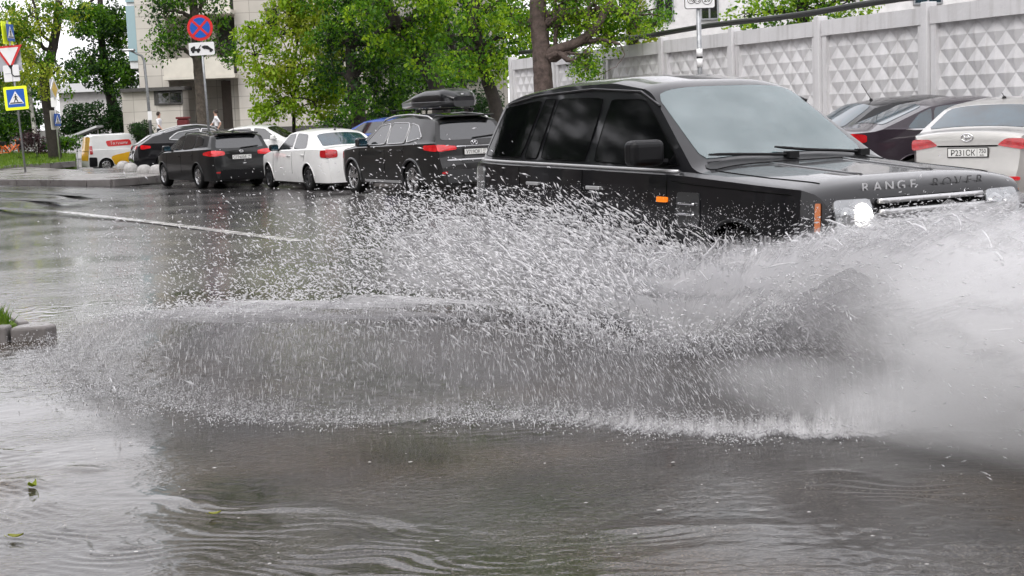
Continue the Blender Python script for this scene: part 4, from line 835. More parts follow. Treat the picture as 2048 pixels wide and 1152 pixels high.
def window(x0, x1, z0, z1, y=-.0, mat='glass_dark', fm='building_dark', parent=None):
    f = MB(); t = .07
    for a in ((x0, x1, z0, z0+t), (x0, x1, z1-t, z1), (x0, x0+t, z0+t, z1-t), (x1-t, x1, z0+t, z1-t), ((x0+x1)/2-t/2, (x0+x1)/2+t/2, z0+t, z1-t)): f.box(((a[0]+a[1])/2, y-.02, (a[2]+a[3])/2), (a[1]-a[0], .1, a[3]-a[2]))
    w_ = f.build('window', fm, parent or bld); MB().box(((x0+x1)/2, y-.01, (z0+z1)/2), (x1-x0-2*t, .04, z1-z0-2*t)).build('pane', mat, w_)
# ground-floor projection with its dark window
px_ = bx(262, 380, 183, 300, -1.6, -.003); px_.build('bay_wall', 'cladding', bld)
bx(258, 384, 176, 183, -1.9, -.003).build('bay_roof', 'building_dark', bld)
A = bx(322, 378, 181, 210, -1.62, -1.60); A.build('bay_recess', 'building_dark', bld)
window(X(325), X(376), Z(350, 209), Z(350, 184), -1.66)
for px in (539, 640, 740, 840, 930):
    for k in range(7):
        dz = k*(Z(400, 28)-Z(400, 155))-(3.0 if px != 539 else 0); z0 = Z(540, 66)+dz
        if z0 > .5 and z0+1.3 < HT: window(X(px), X(px+26), z0, z0+1.3, -.05)
for k in range(6): window(X(297), X(322), Z(310, 66)+(k+.8)*3.2, Z(310, 30)+(k+.8)*3.2, -.05)
bx(280, 1010, 250, 268, -.12, -.003).build('plinth', 'building_dark', bld)
for k in range(7):
    z0 = 4.6+k*3.1; wallbox(X(249), X(283), z0, z0+2.9, 1.2, 1.25).build('glass_bay', 'glass_sky', bld)
wallbox(X(250), X(284), 4.2, HT, 1.3, 8).build('bay_core', 'roof_white', bld)
wallbox(-.3, X(1020), HT, HT+.5, -.4, 14.4).build('roof', 'building_dark', bld)
# building behind the concrete fence
b2 = D(1296, 100, 62); b2b = D(2150, 60, 62)
bw2 = thing('rear_building', 'pale rendered building with grey windows behind the concrete fence', 'building', (b2[0], 62, 0))
W2 = b2b[0]-b2[0]; wallbox(0, W2, -.3, 11.5, 0, 12).build('wall', 'roof_white' if False else 'render_grey' if 'render_grey' in M else 'concrete_white', bw2)
def win2(p0, p1, q0, q1, mat='glass_dark'):
    a, c_ = D(p0, q1, 62), D(p1, q0, 62); window(a[0]-b2[0], c_[0]-b2[0], a[2], c_[2], -.04, mat, 'steel', bw2)
win2(1310, 1346, -20, 41); win2(1400, 1436, -16, 41)
for i in range(5):
    win2(1560+130*i, 1600+130*i, -60, -4, 'glass_blue'); win2(1540+130*i, 1580+130*i, -240, -150, 'glass_dark')
for i in range(3): win2(1310+95*i, 1348+95*i, -240, -150)
win2(1826, 1884, -55, 10, 'glass_blue')
wallbox(-.3, W2+.3, 11.5, 12.0, -.4, 12.3).build('roof', 'building_dark', bw2)
# low white building far left
q0, q1 = D(118, 195, 105), D(262, 185, 105)
lb = thing('low_building', 'low white building seen between the tree trunks on the left', 'building', (q0[0], 105, -.6))
wallbox(0, q1[0]-q0[0]+14, 0, q0[2]+.6+.3, 0, 8).build('wall', 'concrete_white', lb)
wallbox(-.5, q1[0]-q0[0]+14.5, q0[2]+.9, q0[2]+1.5, -.6, 8.5).build('roof', 'roof_white', lb)

# unseen brick block behind the viewer, added to darken reflections and hold back sky
sb = thing('street_block', 'brown brick block facing the flooded road from behind the viewpoint', 'building', (-38, -16, 0))
wallbox(0, 86, -.3, 17, -12, 0).build('wall', 'brown_panel', sb); wallbox(-.3, 86.3, 17, 17.5, -12.3, .3).build('roof', 'building_dark', sb)
for i in range(14):
    for k in range(5): window(3+6*i, 4.8+6*i, 1.6+3.2*k, 3.3+3.2*k, .05, 'glass_dark', 'cream', sb)

lb2 = thing('street_block', 'long grey block along the left side of the street beyond the frame', 'building', (-60, 8, 0))  # added out of view so the off-roader's side reflects something dark
wallbox(0, 14, -.8, 15, 0, 96).build('wall', 'brown_panel', lb2); wallbox(-.3, 14.3, 15, 15.5, -.3, 96.3).build('roof', 'building_dark', lb2)
for i in range(15):
    for k in range(4):
        w_ = MB().box((14.02, 4+6*i, 2.4+3.3*k), (.1, 1.9, 1.8)).build('window', 'cream', lb2); MB().box((14.05, 4+6*i, 2.4+3.3*k), (.1, 1.7, 1.6)).build('pane', 'glass_dark', w_)
# ------------------------------------------------------------------ signs and lamp posts
def board(name, parent, c, w, h, mat, ang=0, th=.02, r=.04, y=0):
    ca, sa = math.cos(ang), math.sin(ang)
    mb = MB(); mb.prism(rrect(w, h, r), (c[0]-sa*-y*0+sa*y, c[1]+ca*y, c[2]), (ca, sa, 0), (0, 0, 1), th); return mb.build(name, mat, parent)
def plate(parent, name, poly, mat, z, y=-.02, ang=0, th=.006, x=0):
    ca, sa = math.cos(ang), math.sin(ang)
    mb = MB(); mb.prism(poly, (x*ca-y*sa, x*sa+y*ca, z), (ca, sa, 0), (0, 0, 1), th); return mb.build(name, mat, parent)
def walker(parent, z, s, y, ang=0, x=0):
    a = plate(parent, 'sign_face', rrect(.92*s, .92*s, .03*s), 'sign_blue', z, y, ang, x=x)
    tri = [(0, .36*s), (-.40*s, -.30*s), (.40*s, -.30*s)]; plate(a, 'symbol_ground', tri, 'sign_white', z, y-.006, ang, x=x)
    for k, pl in enumerate(([(-.03, .13), (.03, .13), (.045, .0), (-.045, .0)], disc(.035, 10, .0, .175), [(-.03, .0), (.03, .0), (-.07, -.2), (-.12, -.2)], [(-.03, .0), (.04, .02), (.12, -.2), (.07, -.2)], [(-.03, .12), (0, .13), (-.10, .0), (-.12, .02)], [(.0, .12), (.03, .12), (.11, .02), (.09, .0)], [(-.30, -.215), (.30, -.215), (.34, -.27), (-.34, -.27)])):
        plate(a, 'symbol', [(u*s, v*s) for u, v in pl], 'ink', z, y-.010, ang, x=x, th=.005+.0002*k)
def pole(root, h, r=.035, mat='steel', z0=0): MB().tube([(0, 0, z0), (0, 0, h)], r, 10).build('post', mat, root, True)
# crossing sign post
p = G(51, 344, .15); s1 = thing('sign_post', 'tall leaning post stacking a give way sign, route plate and lime-edged crossing signs', 'road sign', (p[0], p[1], .15), group=None, ry=-.045)
zz = lambda py: CH-.15+(257-py)/(CF/p[1])
pole(s1, zz(45))
b_ = board('crossing_sign', s1, (0, -.05, zz(197)), .80, .80, 'sign_lime'); walker(b_, zz(197), .66, -.066)
b_ = board('route_plate', s1, (-.05, -.05, zz(148)), .54, .56, 'sign_white')
mb = MB(); mb.tube([(-.03, -.068, zz(148)+.27), (-.03, -.068, zz(148)-.02), (.0, -.068, zz(148)-.08), (.06, -.068, zz(148)-.11), (.26, -.068, zz(148)-.11)], .022, 6); mb.build('route_line', 'ink', b_)
mb = MB(); mb.tube([(-.03, -.066, zz(148)-.05), (-.03, -.066, zz(148)-.27)], .008, 5); mb.tube([(-.26, -.066, zz(148)-.0), (-.05, -.066, zz(148)-.0)], .008, 5); mb.build('side_line', 'sign_back', b_)
board('sign_reverse', s1, (-.08, .05, zz(120)), .78, .80, 'sign_back')
mb = MB(); tri = [(-.47, .40), (.47, .40), (0, -.42)]
gw = plate(s1, 'give_way_sign', tri, 'sign_red', zz(117), -.05, x=-.05, th=.02); plate(gw, 'sign_face', [(-.34, .33), (.34, .33), (0, -.27)], 'sign_white', zz(117), -.066, x=-.05)
b_ = board('crossing_sign', s1, (0, 0, zz(69)), .75, .78, 'sign_lime', ang=1.46, y=-.05); walker(b_, zz(69), .62, -.066, 1.46)
# second post further back
p = G(120, 323, .2); s2 = thing('sign_post', 'thin post with a small crossing sign beside the thick leaning trunk', 'road sign', (p[0], p[1], .2), ry=-.02)
sc = CF/p[1]; zz = lambda py: CH-.2+(254-py)/sc
pole(s2, zz(165), .03, 'silver_trim')
b_ = board('crossing_sign', s2, (0, -.05, zz(240)), .66, .80, 'cream', ang=1.38, y=-.05); walker(b_, zz(240), .56, -.066, 1.38)
b_ = plate(s2, 'priority_sign', [(0, .5), (.46, 0), (0, -.5), (-.46, 0)], 'sign_white', zz(180), -.05, ang=1.5, th=.02); plate(b_, 'sign_face', [(0, .34), (.31, 0), (0, -.34), (-.31, 0)], 'sign_yellow', zz(180), -.065, ang=1.5)
board('sign_reverse', s2, (-.10, .10, zz(180)), .12, .9, 'sign_back', ang=.3); board('notice', s2, (0, -.05, zz(205)), .26, .4, 'sign_white')
# no stopping with tow-away plate
p = D(419, 258, 45.5); s3 = thing('sign_post', 'post with a round blue no stopping sign above a tow truck plate', 'road sign', (p[0], p[1], .15), ry=-.02)
sc = CF/p[1]; zz = lambda py: CH-.15+(242-py)/sc
pole(s3, zz(36)); cx = .0
b_ = plate(s3, 'no_stopping_sign', disc(.385, 40), 'sign_red', zz(59), -.05, th=.02, x=cx); f = plate(b_, 'sign_face', disc(.30, 40), 'sign_blue', zz(59), -.066, x=cx)
for a in (R(45), R(-45)):
    c_, s_ = math.cos(a), math.sin(a); w_, l_ = .035, .31; plate(f, 'cross_bar', [(c_*l_*i-s_*w_*j, s_*l_*i+c_*w_*j) for i, j in ((-1, -1), (1, -1), (1, 1), (-1, 1))], 'sign_red', zz(59), -.071+.0005*(a > 0), x=cx)
b_ = board('tow_plate', s3, (cx, -.05, zz(100)), .76, .38, 'sign_white')
def pic(polys, y=-.066):
    for k, q in enumerate(polys): plate(b_, 'pictogram', [(u*.38, v*.38) for u, v in q], 'ink', zz(100), y-.0004*k, x=cx)
pic([[(-.86, -.1), (-.86, .08), (-.62, .22), (-.5, .22), (-.5, .02), (-.1, .02), (-.1, -.16), (-.86, -.16)], disc(.11, 14, -.68, -.2), disc(.11, 14, -.28, -.2), [(-.28, .0), (-.22, .0), (.0, .3), (-.06, .3)],
     [(.02, .18), (.25, .25), (.5, .22), (.72, .02), (.9, -.1), (.88, -.22), (.6, -.12), (.05, .06)], disc(.10, 14, .22, .06), disc(.10, 14, .70, -.2)])
# parking tariff sign
p = D(1400, 150, 27.5); s4 = thing('sign_post', 'grey post with a parking tariff plate and two paper stickers by the concrete fence', 'road sign', (p[0], p[1], .15))
sc = CF/p[1]; zz = lambda py: CH-.15+(204-py)/sc
pole(s4, zz(-30), .045)
b_ = board('tariff_plate', s4, (.02, -.06, zz(2)), .53, .35, 'sign_white'); bd = board('plate_edge', b_, (.02, -.055, zz(2)), .555, .375, 'ink', th=.018, r=.05)
for t, x, h in (('10', -.155, .10), ('15', -.045, .11), ('20', .13, .135)):
    mb = MB(); rr_ = .065 if t != '20' else .09
    mb.tube([(x+.02+rr_*math.cos(a), -.074, zz(5)+rr_*math.sin(a)) for a in np.linspace(0, 2*math.pi, 25)], .005, 5, False); mb.build('coin_ring', 'ink', b_)
    text_mesh(t, h, 'ink', b_, frame((x+.02, -.073, zz(5)), (1, 0, 0), (0, 0, 1)), sx=.9)
for y0, y1 in ((100, 117), (119, 136)): MB().tube([(0, 0, zz(y1)), (0, 0, zz(y0))], .056, 12).build('sticker', 'sign_white', s4, True)
MB().tube([(0, 0, zz(119)), (0, 0, zz(115))], .057, 12).build('sticker_band', 'ink', s4, True)
# old bent lamp post
p = D(303, 268, 60); s5 = thing('lamp_post', 'thin grey lamp post with a bent top in front of the stone building', 'lamp post', (p[0], p[1], .1))
sc = CF/60; zz = lambda py: CH-.1+(248-py)/sc
mb = MB(); mb.tube([(0, 0, 0), (-.05, 0, zz(190)), (-.10, 0, zz(125)), (-.18, 0, zz(115)), (-.55, -.3, zz(105))], [.07, .06, .05, .045, .03], 8); mb.build('post', 'steel', s5, True)
mb = MB(); mb.box((-.6, -.33, zz(104)), (.5, .2, .1)); bevel(mb.build('lamp_head', 'steel', s5), .04); MB().box((0, -.07, zz(233)), (.16, .01, .35)).build('notice', 'sign_white', s5)

# ------------------------------------------------------------------ hemispherical bollards
bol = None
for (px, py), lb_ in zip(((247, 337), (262, 342), (289, 346), (314, 346)), ('leftmost of the grey concrete dome bollards, partly behind another', 'full grey concrete dome bollard under the crossover bumper', 'grey concrete dome bollard below the crossover wheel', 'grey concrete dome bollard nearest the dark estate car')):
    p = G(px, py, .15)
    if bol is None:
        mb = MB(); mb.lathe([(.235, 0), (.235, .05), (.228, .10), (.20, .17), (.15, .222), (.08, .252), (.001, .26)], (0, 0, 0), 'z', 24); bol = o = mb.build('dome_bollard', 'concrete', None, True)
    else: o = bol.copy(); COL.objects.link(o)
    o.location = (p[0], p[1], .15); tag(o, lb_, 'bollard', 'concrete dome bollards')

# ------------------------------------------------------------------ hire bikes and scooter
def bike(name, label, p, rz, lean, mat='orange'):
    t = thing(name, label, 'bicycle', tuple(p), rz, 'hire bicycles'); t.rotation_euler[0] = lean
    for x in (-.52, .52):
        w_ = MB(); w_.tube([(x+.32*math.cos(a), 0, .33+.32*math.sin(a)) for a in np.linspace(0, 2*math.pi, 25)], .022, 6, False); wh = w_.build('wheel', 'rubber', t, True)
        s_ = MB(); [s_.tube([(x, 0, .33), (x+.3*math.cos(a), 0, .33+.3*math.sin(a))], .006, 4) for a in np.linspace(0, 2*math.pi, 9)[:-1]]; s_.build('spokes', 'steel', wh)
    f = MB(); f.tube([(.52, 0, .33), (.40, 0, .95), (.36, 0, 1.05)], .03, 7); f.tube([(.43, 0, .80), (.0, 0, .34), (-.22, 0, .80)], .045, 7); f.tube([(-.52, 0, .33), (0, 0, .34)], .03, 6); f.tube([(-.52, 0, .33), (-.2, 0, .72)], .025, 6); f.build('frame', mat, t, True)
    MB().box((-.24, 0, .88), (.26, .15, .06)).build('saddle', 'rubber', t); h = MB(); h.tube([(.36, 0, 1.05), (.34, .28, 1.1), (.24, .3, 1.1)], .015, 6); h.tube([(.36, 0, 1.05), (.34, -.28, 1.1), (.24, -.3, 1.1)], .015, 6); h.build('handlebar', 'rubber', t)
    MB().box((.55, 0, .88), (.26, .3, .2)).build('basket', 'black_plastic', t); mg = MB(); mg.tube([(-.52+.37*math.cos(a), 0, .33+.37*math.sin(a)) for a in np.linspace(.2, 2.6, 10)], .03, 6); mg.build('mudguard', mat, t, True)
bike('hire_bicycle', 'orange hire bicycle at the left edge of the photo, its frame fully showing', G(20, 317, .0), .15, .08); bike('hire_bicycle', 'orange hire bicycle cut by the left edge', G(-12, 320, .0), .05, .05); bike('hire_bicycle', 'orange hire bicycle behind the others, only its rear showing', G(30, 311, 0), .5, -.05)
p = G(58, 322, .1); sc_ = thing('kick_scooter', 'black kick scooter parked beside the crossing sign post', 'scooter', tuple(p), .5)
MB().box((0, 0, .14), (.85, .16, .05)).build('deck', 'black_plastic', sc_); mb = MB(); mb.tube([(.42, 0, .12), (.30, 0, 1.1)], .025, 7); mb.tube([(.30, -.24, 1.1), (.30, .24, 1.1)], .018, 6); mb.build('stem', 'grey_plastic', sc_)
for x in (-.42, .44): MB().lathe([(.03, -.03), (.11, -.03), (.12, 0), (.11, .03), (.03, .03)], (x, 0, .12), 'y', 18).build('wheel', 'rubber', sc_)
# sloping white board by the van
p = D(165, 266, 88); t = thing('sloping_canopy', 'small white sloping canopy on posts behind the delivery van', 'canopy', (p[0], p[1], -.64))
hz = CH+.64-(266-252)/(CF/88); mb = MB(); mb.prism([(-.6, -.8), (1.1, -.8), (1.1, .8), (-.6, .8)], (0, 0, hz), (.95, 0, .32), (0, 1, 0), .12); mb.build('roof', 'roof_white', t)
for x in (-.4, .9): MB().tube([(x, 0, 0), (x, 0, hz+.30*x-.06)], .04, 6).build('leg', 'roof_white', t)
# red-brown bin by the forecourt
p = D(367, 250, 69); t = thing('litter_bin', 'dark red bin standing before the stone building wall', 'bin', (p[0], p[1], .4))
mb = MB(); mb.box((0, 0, .72), (.52, .5, 1.35)); bevel(mb.build('bin_body', 'red_cloth', t), .1, 3); mb = MB(); mb.box((0, 0, 1.44), (.58, .56, .1)); bevel(mb.build('lid', 'red_cloth', t), .03)

# ------------------------------------------------------------------ people
def person(name, label, p, rz, step=.18, arm=.25, hairc='hair', pose_=None, group='people walking past the building'):
    J = {'pel': (0, 0, .95), 'bel': (0, .01, 1.1), 'che': (0, .01, 1.32), 'nek': (0, .0, 1.48), 'chn': (0, -.01, 1.55), 'hd': (0, -.015, 1.66), 'crn': (0, 0, 1.75)}
    rad = {'pel': (.15, .11), 'bel': (.135, .10), 'che': (.16, .11), 'nek': (.055, .055), 'chn': (.06, .07), 'hd': (.078, .095), 'crn': (.055, .065)}
    E_ = [('pel', 'bel'), ('bel', 'che'), ('che', 'nek'), ('nek', 'chn'), ('chn', 'hd'), ('hd', 'crn')]
    for s_, n in ((1, 'l'), (-1, 'r')):
        J |= {'hip'+n: (.095*s_, 0, .88), 'kn'+n: (.10*s_, -step*s_*.6-.03, .50), 'an'+n: (.10*s_, -step*s_+.06, .09), 'to'+n: (.11*s_, -step*s_-.12, .035),
              'sh'+n: (.19*s_, .01, 1.40), 'el'+n: (.25*s_, .02+arm*s_*.5, 1.12), 'wr'+n: (.24*s_, -.14+arm*s_*.6, .92), 'ha'+n: (.24*s_, -.19+arm*s_*.6, .84)}
        rad |= {'hip'+n: (.09, .09), 'kn'+n: (.06, .065), 'an'+n: (.042, .045), 'to'+n: (.04, .03), 'sh'+n: (.062, .06), 'el'+n: (.045, .045), 'wr'+n: (.03, .032), 'ha'+n: (.035, .02)}
        E_ += [('pel', 'hip'+n), ('hip'+n, 'kn'+n), ('kn'+n, 'an'+n), ('an'+n, 'to'+n), ('che', 'sh'+n), ('sh'+n, 'el'+n), ('el'+n, 'wr'+n), ('wr'+n, 'ha'+n)]
        for k in range(5):
            fn_ = f'f{k}{n}'; J[fn_] = (.24*s_+(k-2)*.016, -.20+arm*s_*.6-(.03 if k == 0 else 0), .76+(.03 if k in (0, 4) else 0)); rad[fn_] = (.009, .009); E_.append(('ha'+n, fn_))
    J |= pose_ or {}
    ks = list(J); me = bpy.data.meshes.new('person'); me.from_pydata([J[k] for k in ks], [(ks.index(a), ks.index(b)) for a, b in E_], [])
    o = bpy.data.objects.new(name, me); COL.objects.link(o); sk = o.modifiers.new('s', 'SKIN'); o.modifiers.new('u', 'SUBSURF').render_levels = 1; o.modifiers['u'].levels = 1
    for i, k in enumerate(ks): me.skin_vertices[0].data[i].radius = rad[k]; me.skin_vertices[0].data[i].use_root = (k == 'pel')
    dg = bpy.context.evaluated_depsgraph_get(); nm = bpy.data.meshes.new_from_object(o.evaluated_get(dg)); bpy.data.objects.remove(o)
    o = bpy.data.objects.new(name, nm); COL.objects.link(o); nm.materials.clear()
    for mm in ('shirt', 'trousers', 'skin', 'rubber'): nm.materials.append(M[mm])
    for f in nm.polygons:
        c_ = f.center; arm_ = abs(c_.x) > .205 and c_.z < 1.18
        f.material_index = 3 if c_.z < .08 else (2 if c_.z > 1.47 or arm_ else (1 if c_.z < .98 else 0)); f.use_smooth = True
    hb = MB(); hb.lathe([(.09, 1.60), (.10, 1.66), (.092, 1.72), (.06, 1.765), (.001, 1.78)], (0, .018, 0), 'z', 14); hb.build('hair', hairc, o, True)
    fb = MB(); fb.lathe([(.018, 0), (.001, .03)], (0, 0, 0), 'z', 6); nn = fb.build('nose', 'skin', o); nn.location = (0, -.10, 1.64); nn.rotation_euler = (R(70), 0, 0)
    for s_ in (1, -1): e_ = MB().lathe([(.012, -.004), (.001, .006)], (0, 0, 0), 'y', 6).build('eye', 'ink', o); e_.location = (.03*s_, -.105, 1.675)
    o.location = tuple(p); o.rotation_euler = (0, 0, rz); tag(o, label, 'person', group); return o
p = D(318, 240, 70); person('person', 'person in white shirt and dark trousers walking near the thin lamp post', (p[0], p[1], .4), R(75))
p = D(432, 240, 70); person('person', 'person in loose white top walking beside the trunk behind the no stopping sign', (p[0], p[1], .4), R(-75), .1, .35)

ps = {}
for s_, n in ((1, 'l'), (-1, 'r')):
    ps |= {'hip'+n: (.10*s_, -.06, .93), 'kn'+n: (.13*s_, -.46, 1.02), 'an'+n: (.12*s_, -.72, .66), 'to'+n: (.12*s_, -.86, .66), 'sh'+n: (.20*s_, .01, 1.40), 'el'+n: (.24*s_, -.22, 1.20), 'wr'+n: (.17*s_, -.44, 1.32), 'ha'+n: (.15*s_, -.50, 1.35)}
    for k in range(5): ps[f'f{k}{n}'] = (.13*s_+(k-2)*.014, -.545, 1.37+(.03 if k == 0 else 0))
q = rr.location+Matrix.Rotation(RA, 3, 'Z') @ Vector((4.95/2-2.60, .37, -.13))
person('person', 'driver with both hands on the steering wheel of the black off-roader', tuple(q), RA+math.pi/2, pose_=ps, group=None)

# ------------------------------------------------------------------ fallen leaves on the water
def leaf(label, px, py, s, rz, curl, mat='fallen'):
    p = G(px, py, .02); mb = MB(); n = 9; Pm = []
    for t in np.linspace(0, 1, n):
        w_ = .34*math.sin(math.pi*t**.8)*(1-.25*t)+.012
        Pm.append([(t-.5, v*w_, curl*(2*abs(t-.5))**2*.5+abs(v)*.10) for v in (-1, -.5, 0, .5, 1)])
    V, F = grid(np.array(Pm)*s); o = obj('fallen_leaf', V, F, mat, smooth=True); mb.tube([(-.75*s, 0, .01), (-.5*s, 0, 0)], .02*s, 5); mb.build('leaf_stalk', mat, o)
    so = o.modifiers.new('t', 'SOLIDIFY'); so.thickness = .0012
    o.location = (p[0], p[1], p[2]+.004); o.rotation_euler = (0, 0, rz); tag(o, label, 'leaf', 'fallen leaves')
leaf('curled olive leaf afloat near the left edge', 66, 975, .062, 1.35, .8, 'leaf_yellow'); leaf('yellow-green leaf at the bottom left edge', 32, 1076, .062, .1, .3); leaf('pale yellow leaf on the brown water left of centre', 430, 1030, .052, .4, .25)
# ------------------------------------------------------------------ trees
def leaves(clumps, size, n_per, droop=.5, seed=1, compound=False):
    """clumps: list of (centre, radius); many small diamond leaves spread through each clump's volume"""
    r = np.random.default_rng(seed); Vs = []
    C = np.array([c for c, _ in clumps]); Rd = np.array([q for _, q in clumps])
    idx = np.repeat(np.arange(len(C)), (n_per*np.clip(Rd/Rd.mean(), .4, 2)).astype(int)); n = len(idx)
    d = r.normal(size=(n, 3)); d /= np.linalg.norm(d, axis=1)[:, None]; rad = r.uniform(.25, 1, n)**.5
    d[:, 2] *= .75; p = C[idx]+d*(Rd[idx]*rad)[:, None]; p[:, 2] -= .25*Rd[idx]*rad**2*droop
    a = r.uniform(0, 6.28, n); el = r.normal(-.35-.55*droop, .45, n)
    ax = np.stack([np.cos(a)*np.cos(el), np.sin(a)*np.cos(el), np.sin(el)], 1)
    rn = r.normal(size=(n, 3)); rn[:, 2] = np.abs(rn[:, 2])+.6; w = np.cross(ax, rn); w /= np.linalg.norm(w, axis=1)[:, None]
    nn = np.cross(ax, w); L = size*r.uniform(.55, 1.35, n)[:, None]; W = L*r.uniform(.26, .42, n)[:, None]
    V = np.stack([p, p+ax*L*.5+w*W+nn*L*.06, p+ax*L*1.0-nn*L*.10, p+ax*L*.5-w*W+nn*L*.06], 1).reshape(-1, 3)
    F = np.arange(4*n).reshape(n, 4); return V, F
def limb(mb, pts, r0, r1, n=7, wob=.0):
    P = np.array(pts, float); q = np.linspace(0, len(P)-1, max(6, 4*len(P))); k = np.arange(len(P))
    S_ = np.stack([np.interp(q, k, P[:, i]) for i in range(3)], 1)
    if len(P) > 2: S_[1:-1] = (S_[:-2]+2*S_[1:-1]+S_[2:])/4
    S_ += rng.normal(0, wob, S_.shape)*np.sin(np.linspace(0, math.pi, len(S_)))[:, None]
    mb.tube(S_, list(np.linspace(r0, r1, len(S_))), n)
def tree(name, label, trunk, r0, r1, blobs, leaf_mat, bark, size=.2, n_per=36, cl=.55, dens=1.0, droop=.5, seed=1, cat='tree', group='street trees', base_z=None, limbs=(), high=0, mat2=None):
    """trunk: surveyed points (px, py, Y) from the ground up; blobs: (px, py, Y, rx, ry) foliage masses in survey px"""
    size *= .66; n_per = int(n_per*2.7); dens *= 1.55
    r = np.random.default_rng(seed); T = [D(*t) for t in trunk]
    if base_z is not None: T[0][2] = base_z
    base = T[0].copy(); root = thing(name, label, cat, tuple(base), 0, group)
    mb = MB(); T2 = [T[0]-base+np.array([0, 0, -.1])]+[t-base for t in T[1:]]
    flare = [r0*1.35]; S_ = T2; limb(mb, S_, r0*1.12, r1, 10, r0*.05)
    cl_l = []
    for bl in blobs:
        px, py, Y, rx, ry = bl; c = D(px, py, Y)-base; sc = Y/CF; ex, ez = rx*sc, ry*sc; ey = max(1.2, min(ex, ez)*1.0)
        vol = ex*ez*ey; k = max(5, int(dens*1.15*vol/(cl**3)))
        d = r.normal(size=(k, 3)); d /= np.linalg.norm(d, axis=1)[:, None]; u = r.uniform(.05, 1, k)**.42
        P = c+d*u[:, None]*np.array([ex, ey, ez]); cl_l += [(q, cl*r.uniform(.55, 1.35)) for q in P]
        # limb from the nearest trunk point into this mass
        TT = np.array(T2); j = max(1, int(np.argmin(np.linalg.norm(TT-c, axis=1)))); a = TT[j]
        if np.linalg.norm(a-c) > .6: limb(mb, [a, (a+c)/2+np.array([0, 0, .12*np.linalg.norm(c-a)]), c], max(.03, r1*.75), .02, 6, .05)
        for q in P[::max(1, k//7)]: limb(mb, [c, (c+q)/2+r.normal(0, .12, 3), q], .03, .01, 4, .02)
    for lb_ in limbs: P = [D(*q[:3])-base for q in lb_[0]]; limb(mb, P, lb_[1], lb_[2], 8, .01)
    mb.build('trunk', bark, root, True)
    V, F = leaves(cl_l, size, n_per, droop, seed)
    if mat2:
        hsh = (np.random.default_rng(seed+5).random(len(F)//max(1, n_per)+2) > .55); mi = hsh[np.arange(len(F))//n_per].astype(int)
        obj('crown', V, F, None, root, mats=[leaf_mat, mat2], mi=mi)
    else: obj('crown', V, F, leaf_mat, root)
    return root

# left side
tree('tree', 'yellowish tree cut by the left edge behind the crossing signs', [(-30, 300, 74), (-30, 150, 74), (-20, -30, 74)], .26, .10, [(10, 40, 73, 58, 42), (-60, 90, 73, 70, 60), (30, 110, 74, 30, 60), (-10, 150, 75, 50, 50)], 'leaf_yellow', 'bark_grey', .24, seed=11, base_z=.1, droop=.8, mat2='leaf_mid')
tree('tree', 'thick leaning trunk tree with a bend to the right beside the second crossing sign', [(112, 322, 68), (100, 240, 68), (88, 150, 68), (104, 105, 68), (113, 60, 68), (118, 0, 68)], .27, .16, [(60, 30, 67, 55, 45), (95, 165, 66.5, 26, 26), (70, 125, 66.5, 30, 34), (128, 18, 68, 40, 22), (30, 70, 68, 38, 40), (115, 140, 66.5, 18, 20)], 'leaf_yellow', 'bark_dark', .2, seed=12, base_z=.2, droop=.9, mat2='leaf_mid', dens=1.25,
     limbs=[([(113, 90, 68), (82, 70, 67.6), (72, 20, 67.4), (62, -10, 67.4)], .08, .05), ([(105, 110, 68), (85, 95, 67.6), (80, 70, 67.5)], .05, .02)])
tree('tree', 'dark green tree with drooping branches behind the delivery van', [(246, 275, 92), (224, 205, 92), (212, 150, 92), (203, 80, 92), (200, -10, 92)], .34, .16, [(200, 45, 91.5, 55, 48), (180, 125, 91, 40, 42), (235, 135, 91, 40, 50), (240, 60, 92, 32, 40), (160, 30, 92, 28, 40), (262, 150, 91, 25, 24)], 'leaf_mid', 'bark_dark', .24, seed=13, base_z=-.5, droop=.9, mat2='leaf_dark', dens=1.5)
tree('tree', 'straight grey trunk tree rising behind the no stopping sign', [(408, 268, 62), (402, 200, 62), (395, 120, 62), (388, 40, 62), (384, -80, 62)], .22, .15, [(330, 20, 61, 45, 45), (320, 85, 61, 35, 25), (365, -30, 62, 60, 45), (425, -20, 62, 60, 40), (440, 95, 61.5, 36, 42), (420, 40, 62, 34, 26), (345, 60, 61, 42, 22), (420, -120, 62, 90, 60), (400, -260, 62, 110, 110), (470, -420, 62, 110, 90)], 'leaf_mid', 'bark_grey', .19, seed=14, base_z=.3, droop=.9, mat2='leaf_dark', dens=1.15)
tree('young_tree', 'bright yellow-green young tree with feathery leaves above the white sedan', [(585, 262, 56), (588, 200, 56), (590, 120, 56), (600, 40, 56)], .07, .035, [(560, 70, 55, 55, 48), (630, 50, 55, 70, 55), (540, 150, 55, 50, 40), (610, 140, 55, 62, 50), (560, 205, 54.5, 50, 28), (630, 205, 54.5, 56, 30), (510, 110, 55, 26, 38), (690, 120, 55, 40, 55), (590, 0, 55, 60, 30), (520, 215, 55, 24, 20), (505, 60, 55, 22, 14), (600, -60, 55, 60, 40), (650, 170, 55.5, 50, 40), (575, 30, 55, 50, 34)], 'leaf_light', 'bark_dark', .20, n_per=40, cl=.48, dens=.85, seed=15, base_z=.3, droop=1.0, mat2='leaf_yellow',
     limbs=[([(588, 190, 56), (606, 150, 55.8), (612, 125, 55.7)], .04, .02), ([(588, 200, 56), (560, 150, 55.8), (545, 110, 55.7)], .04, .02)])
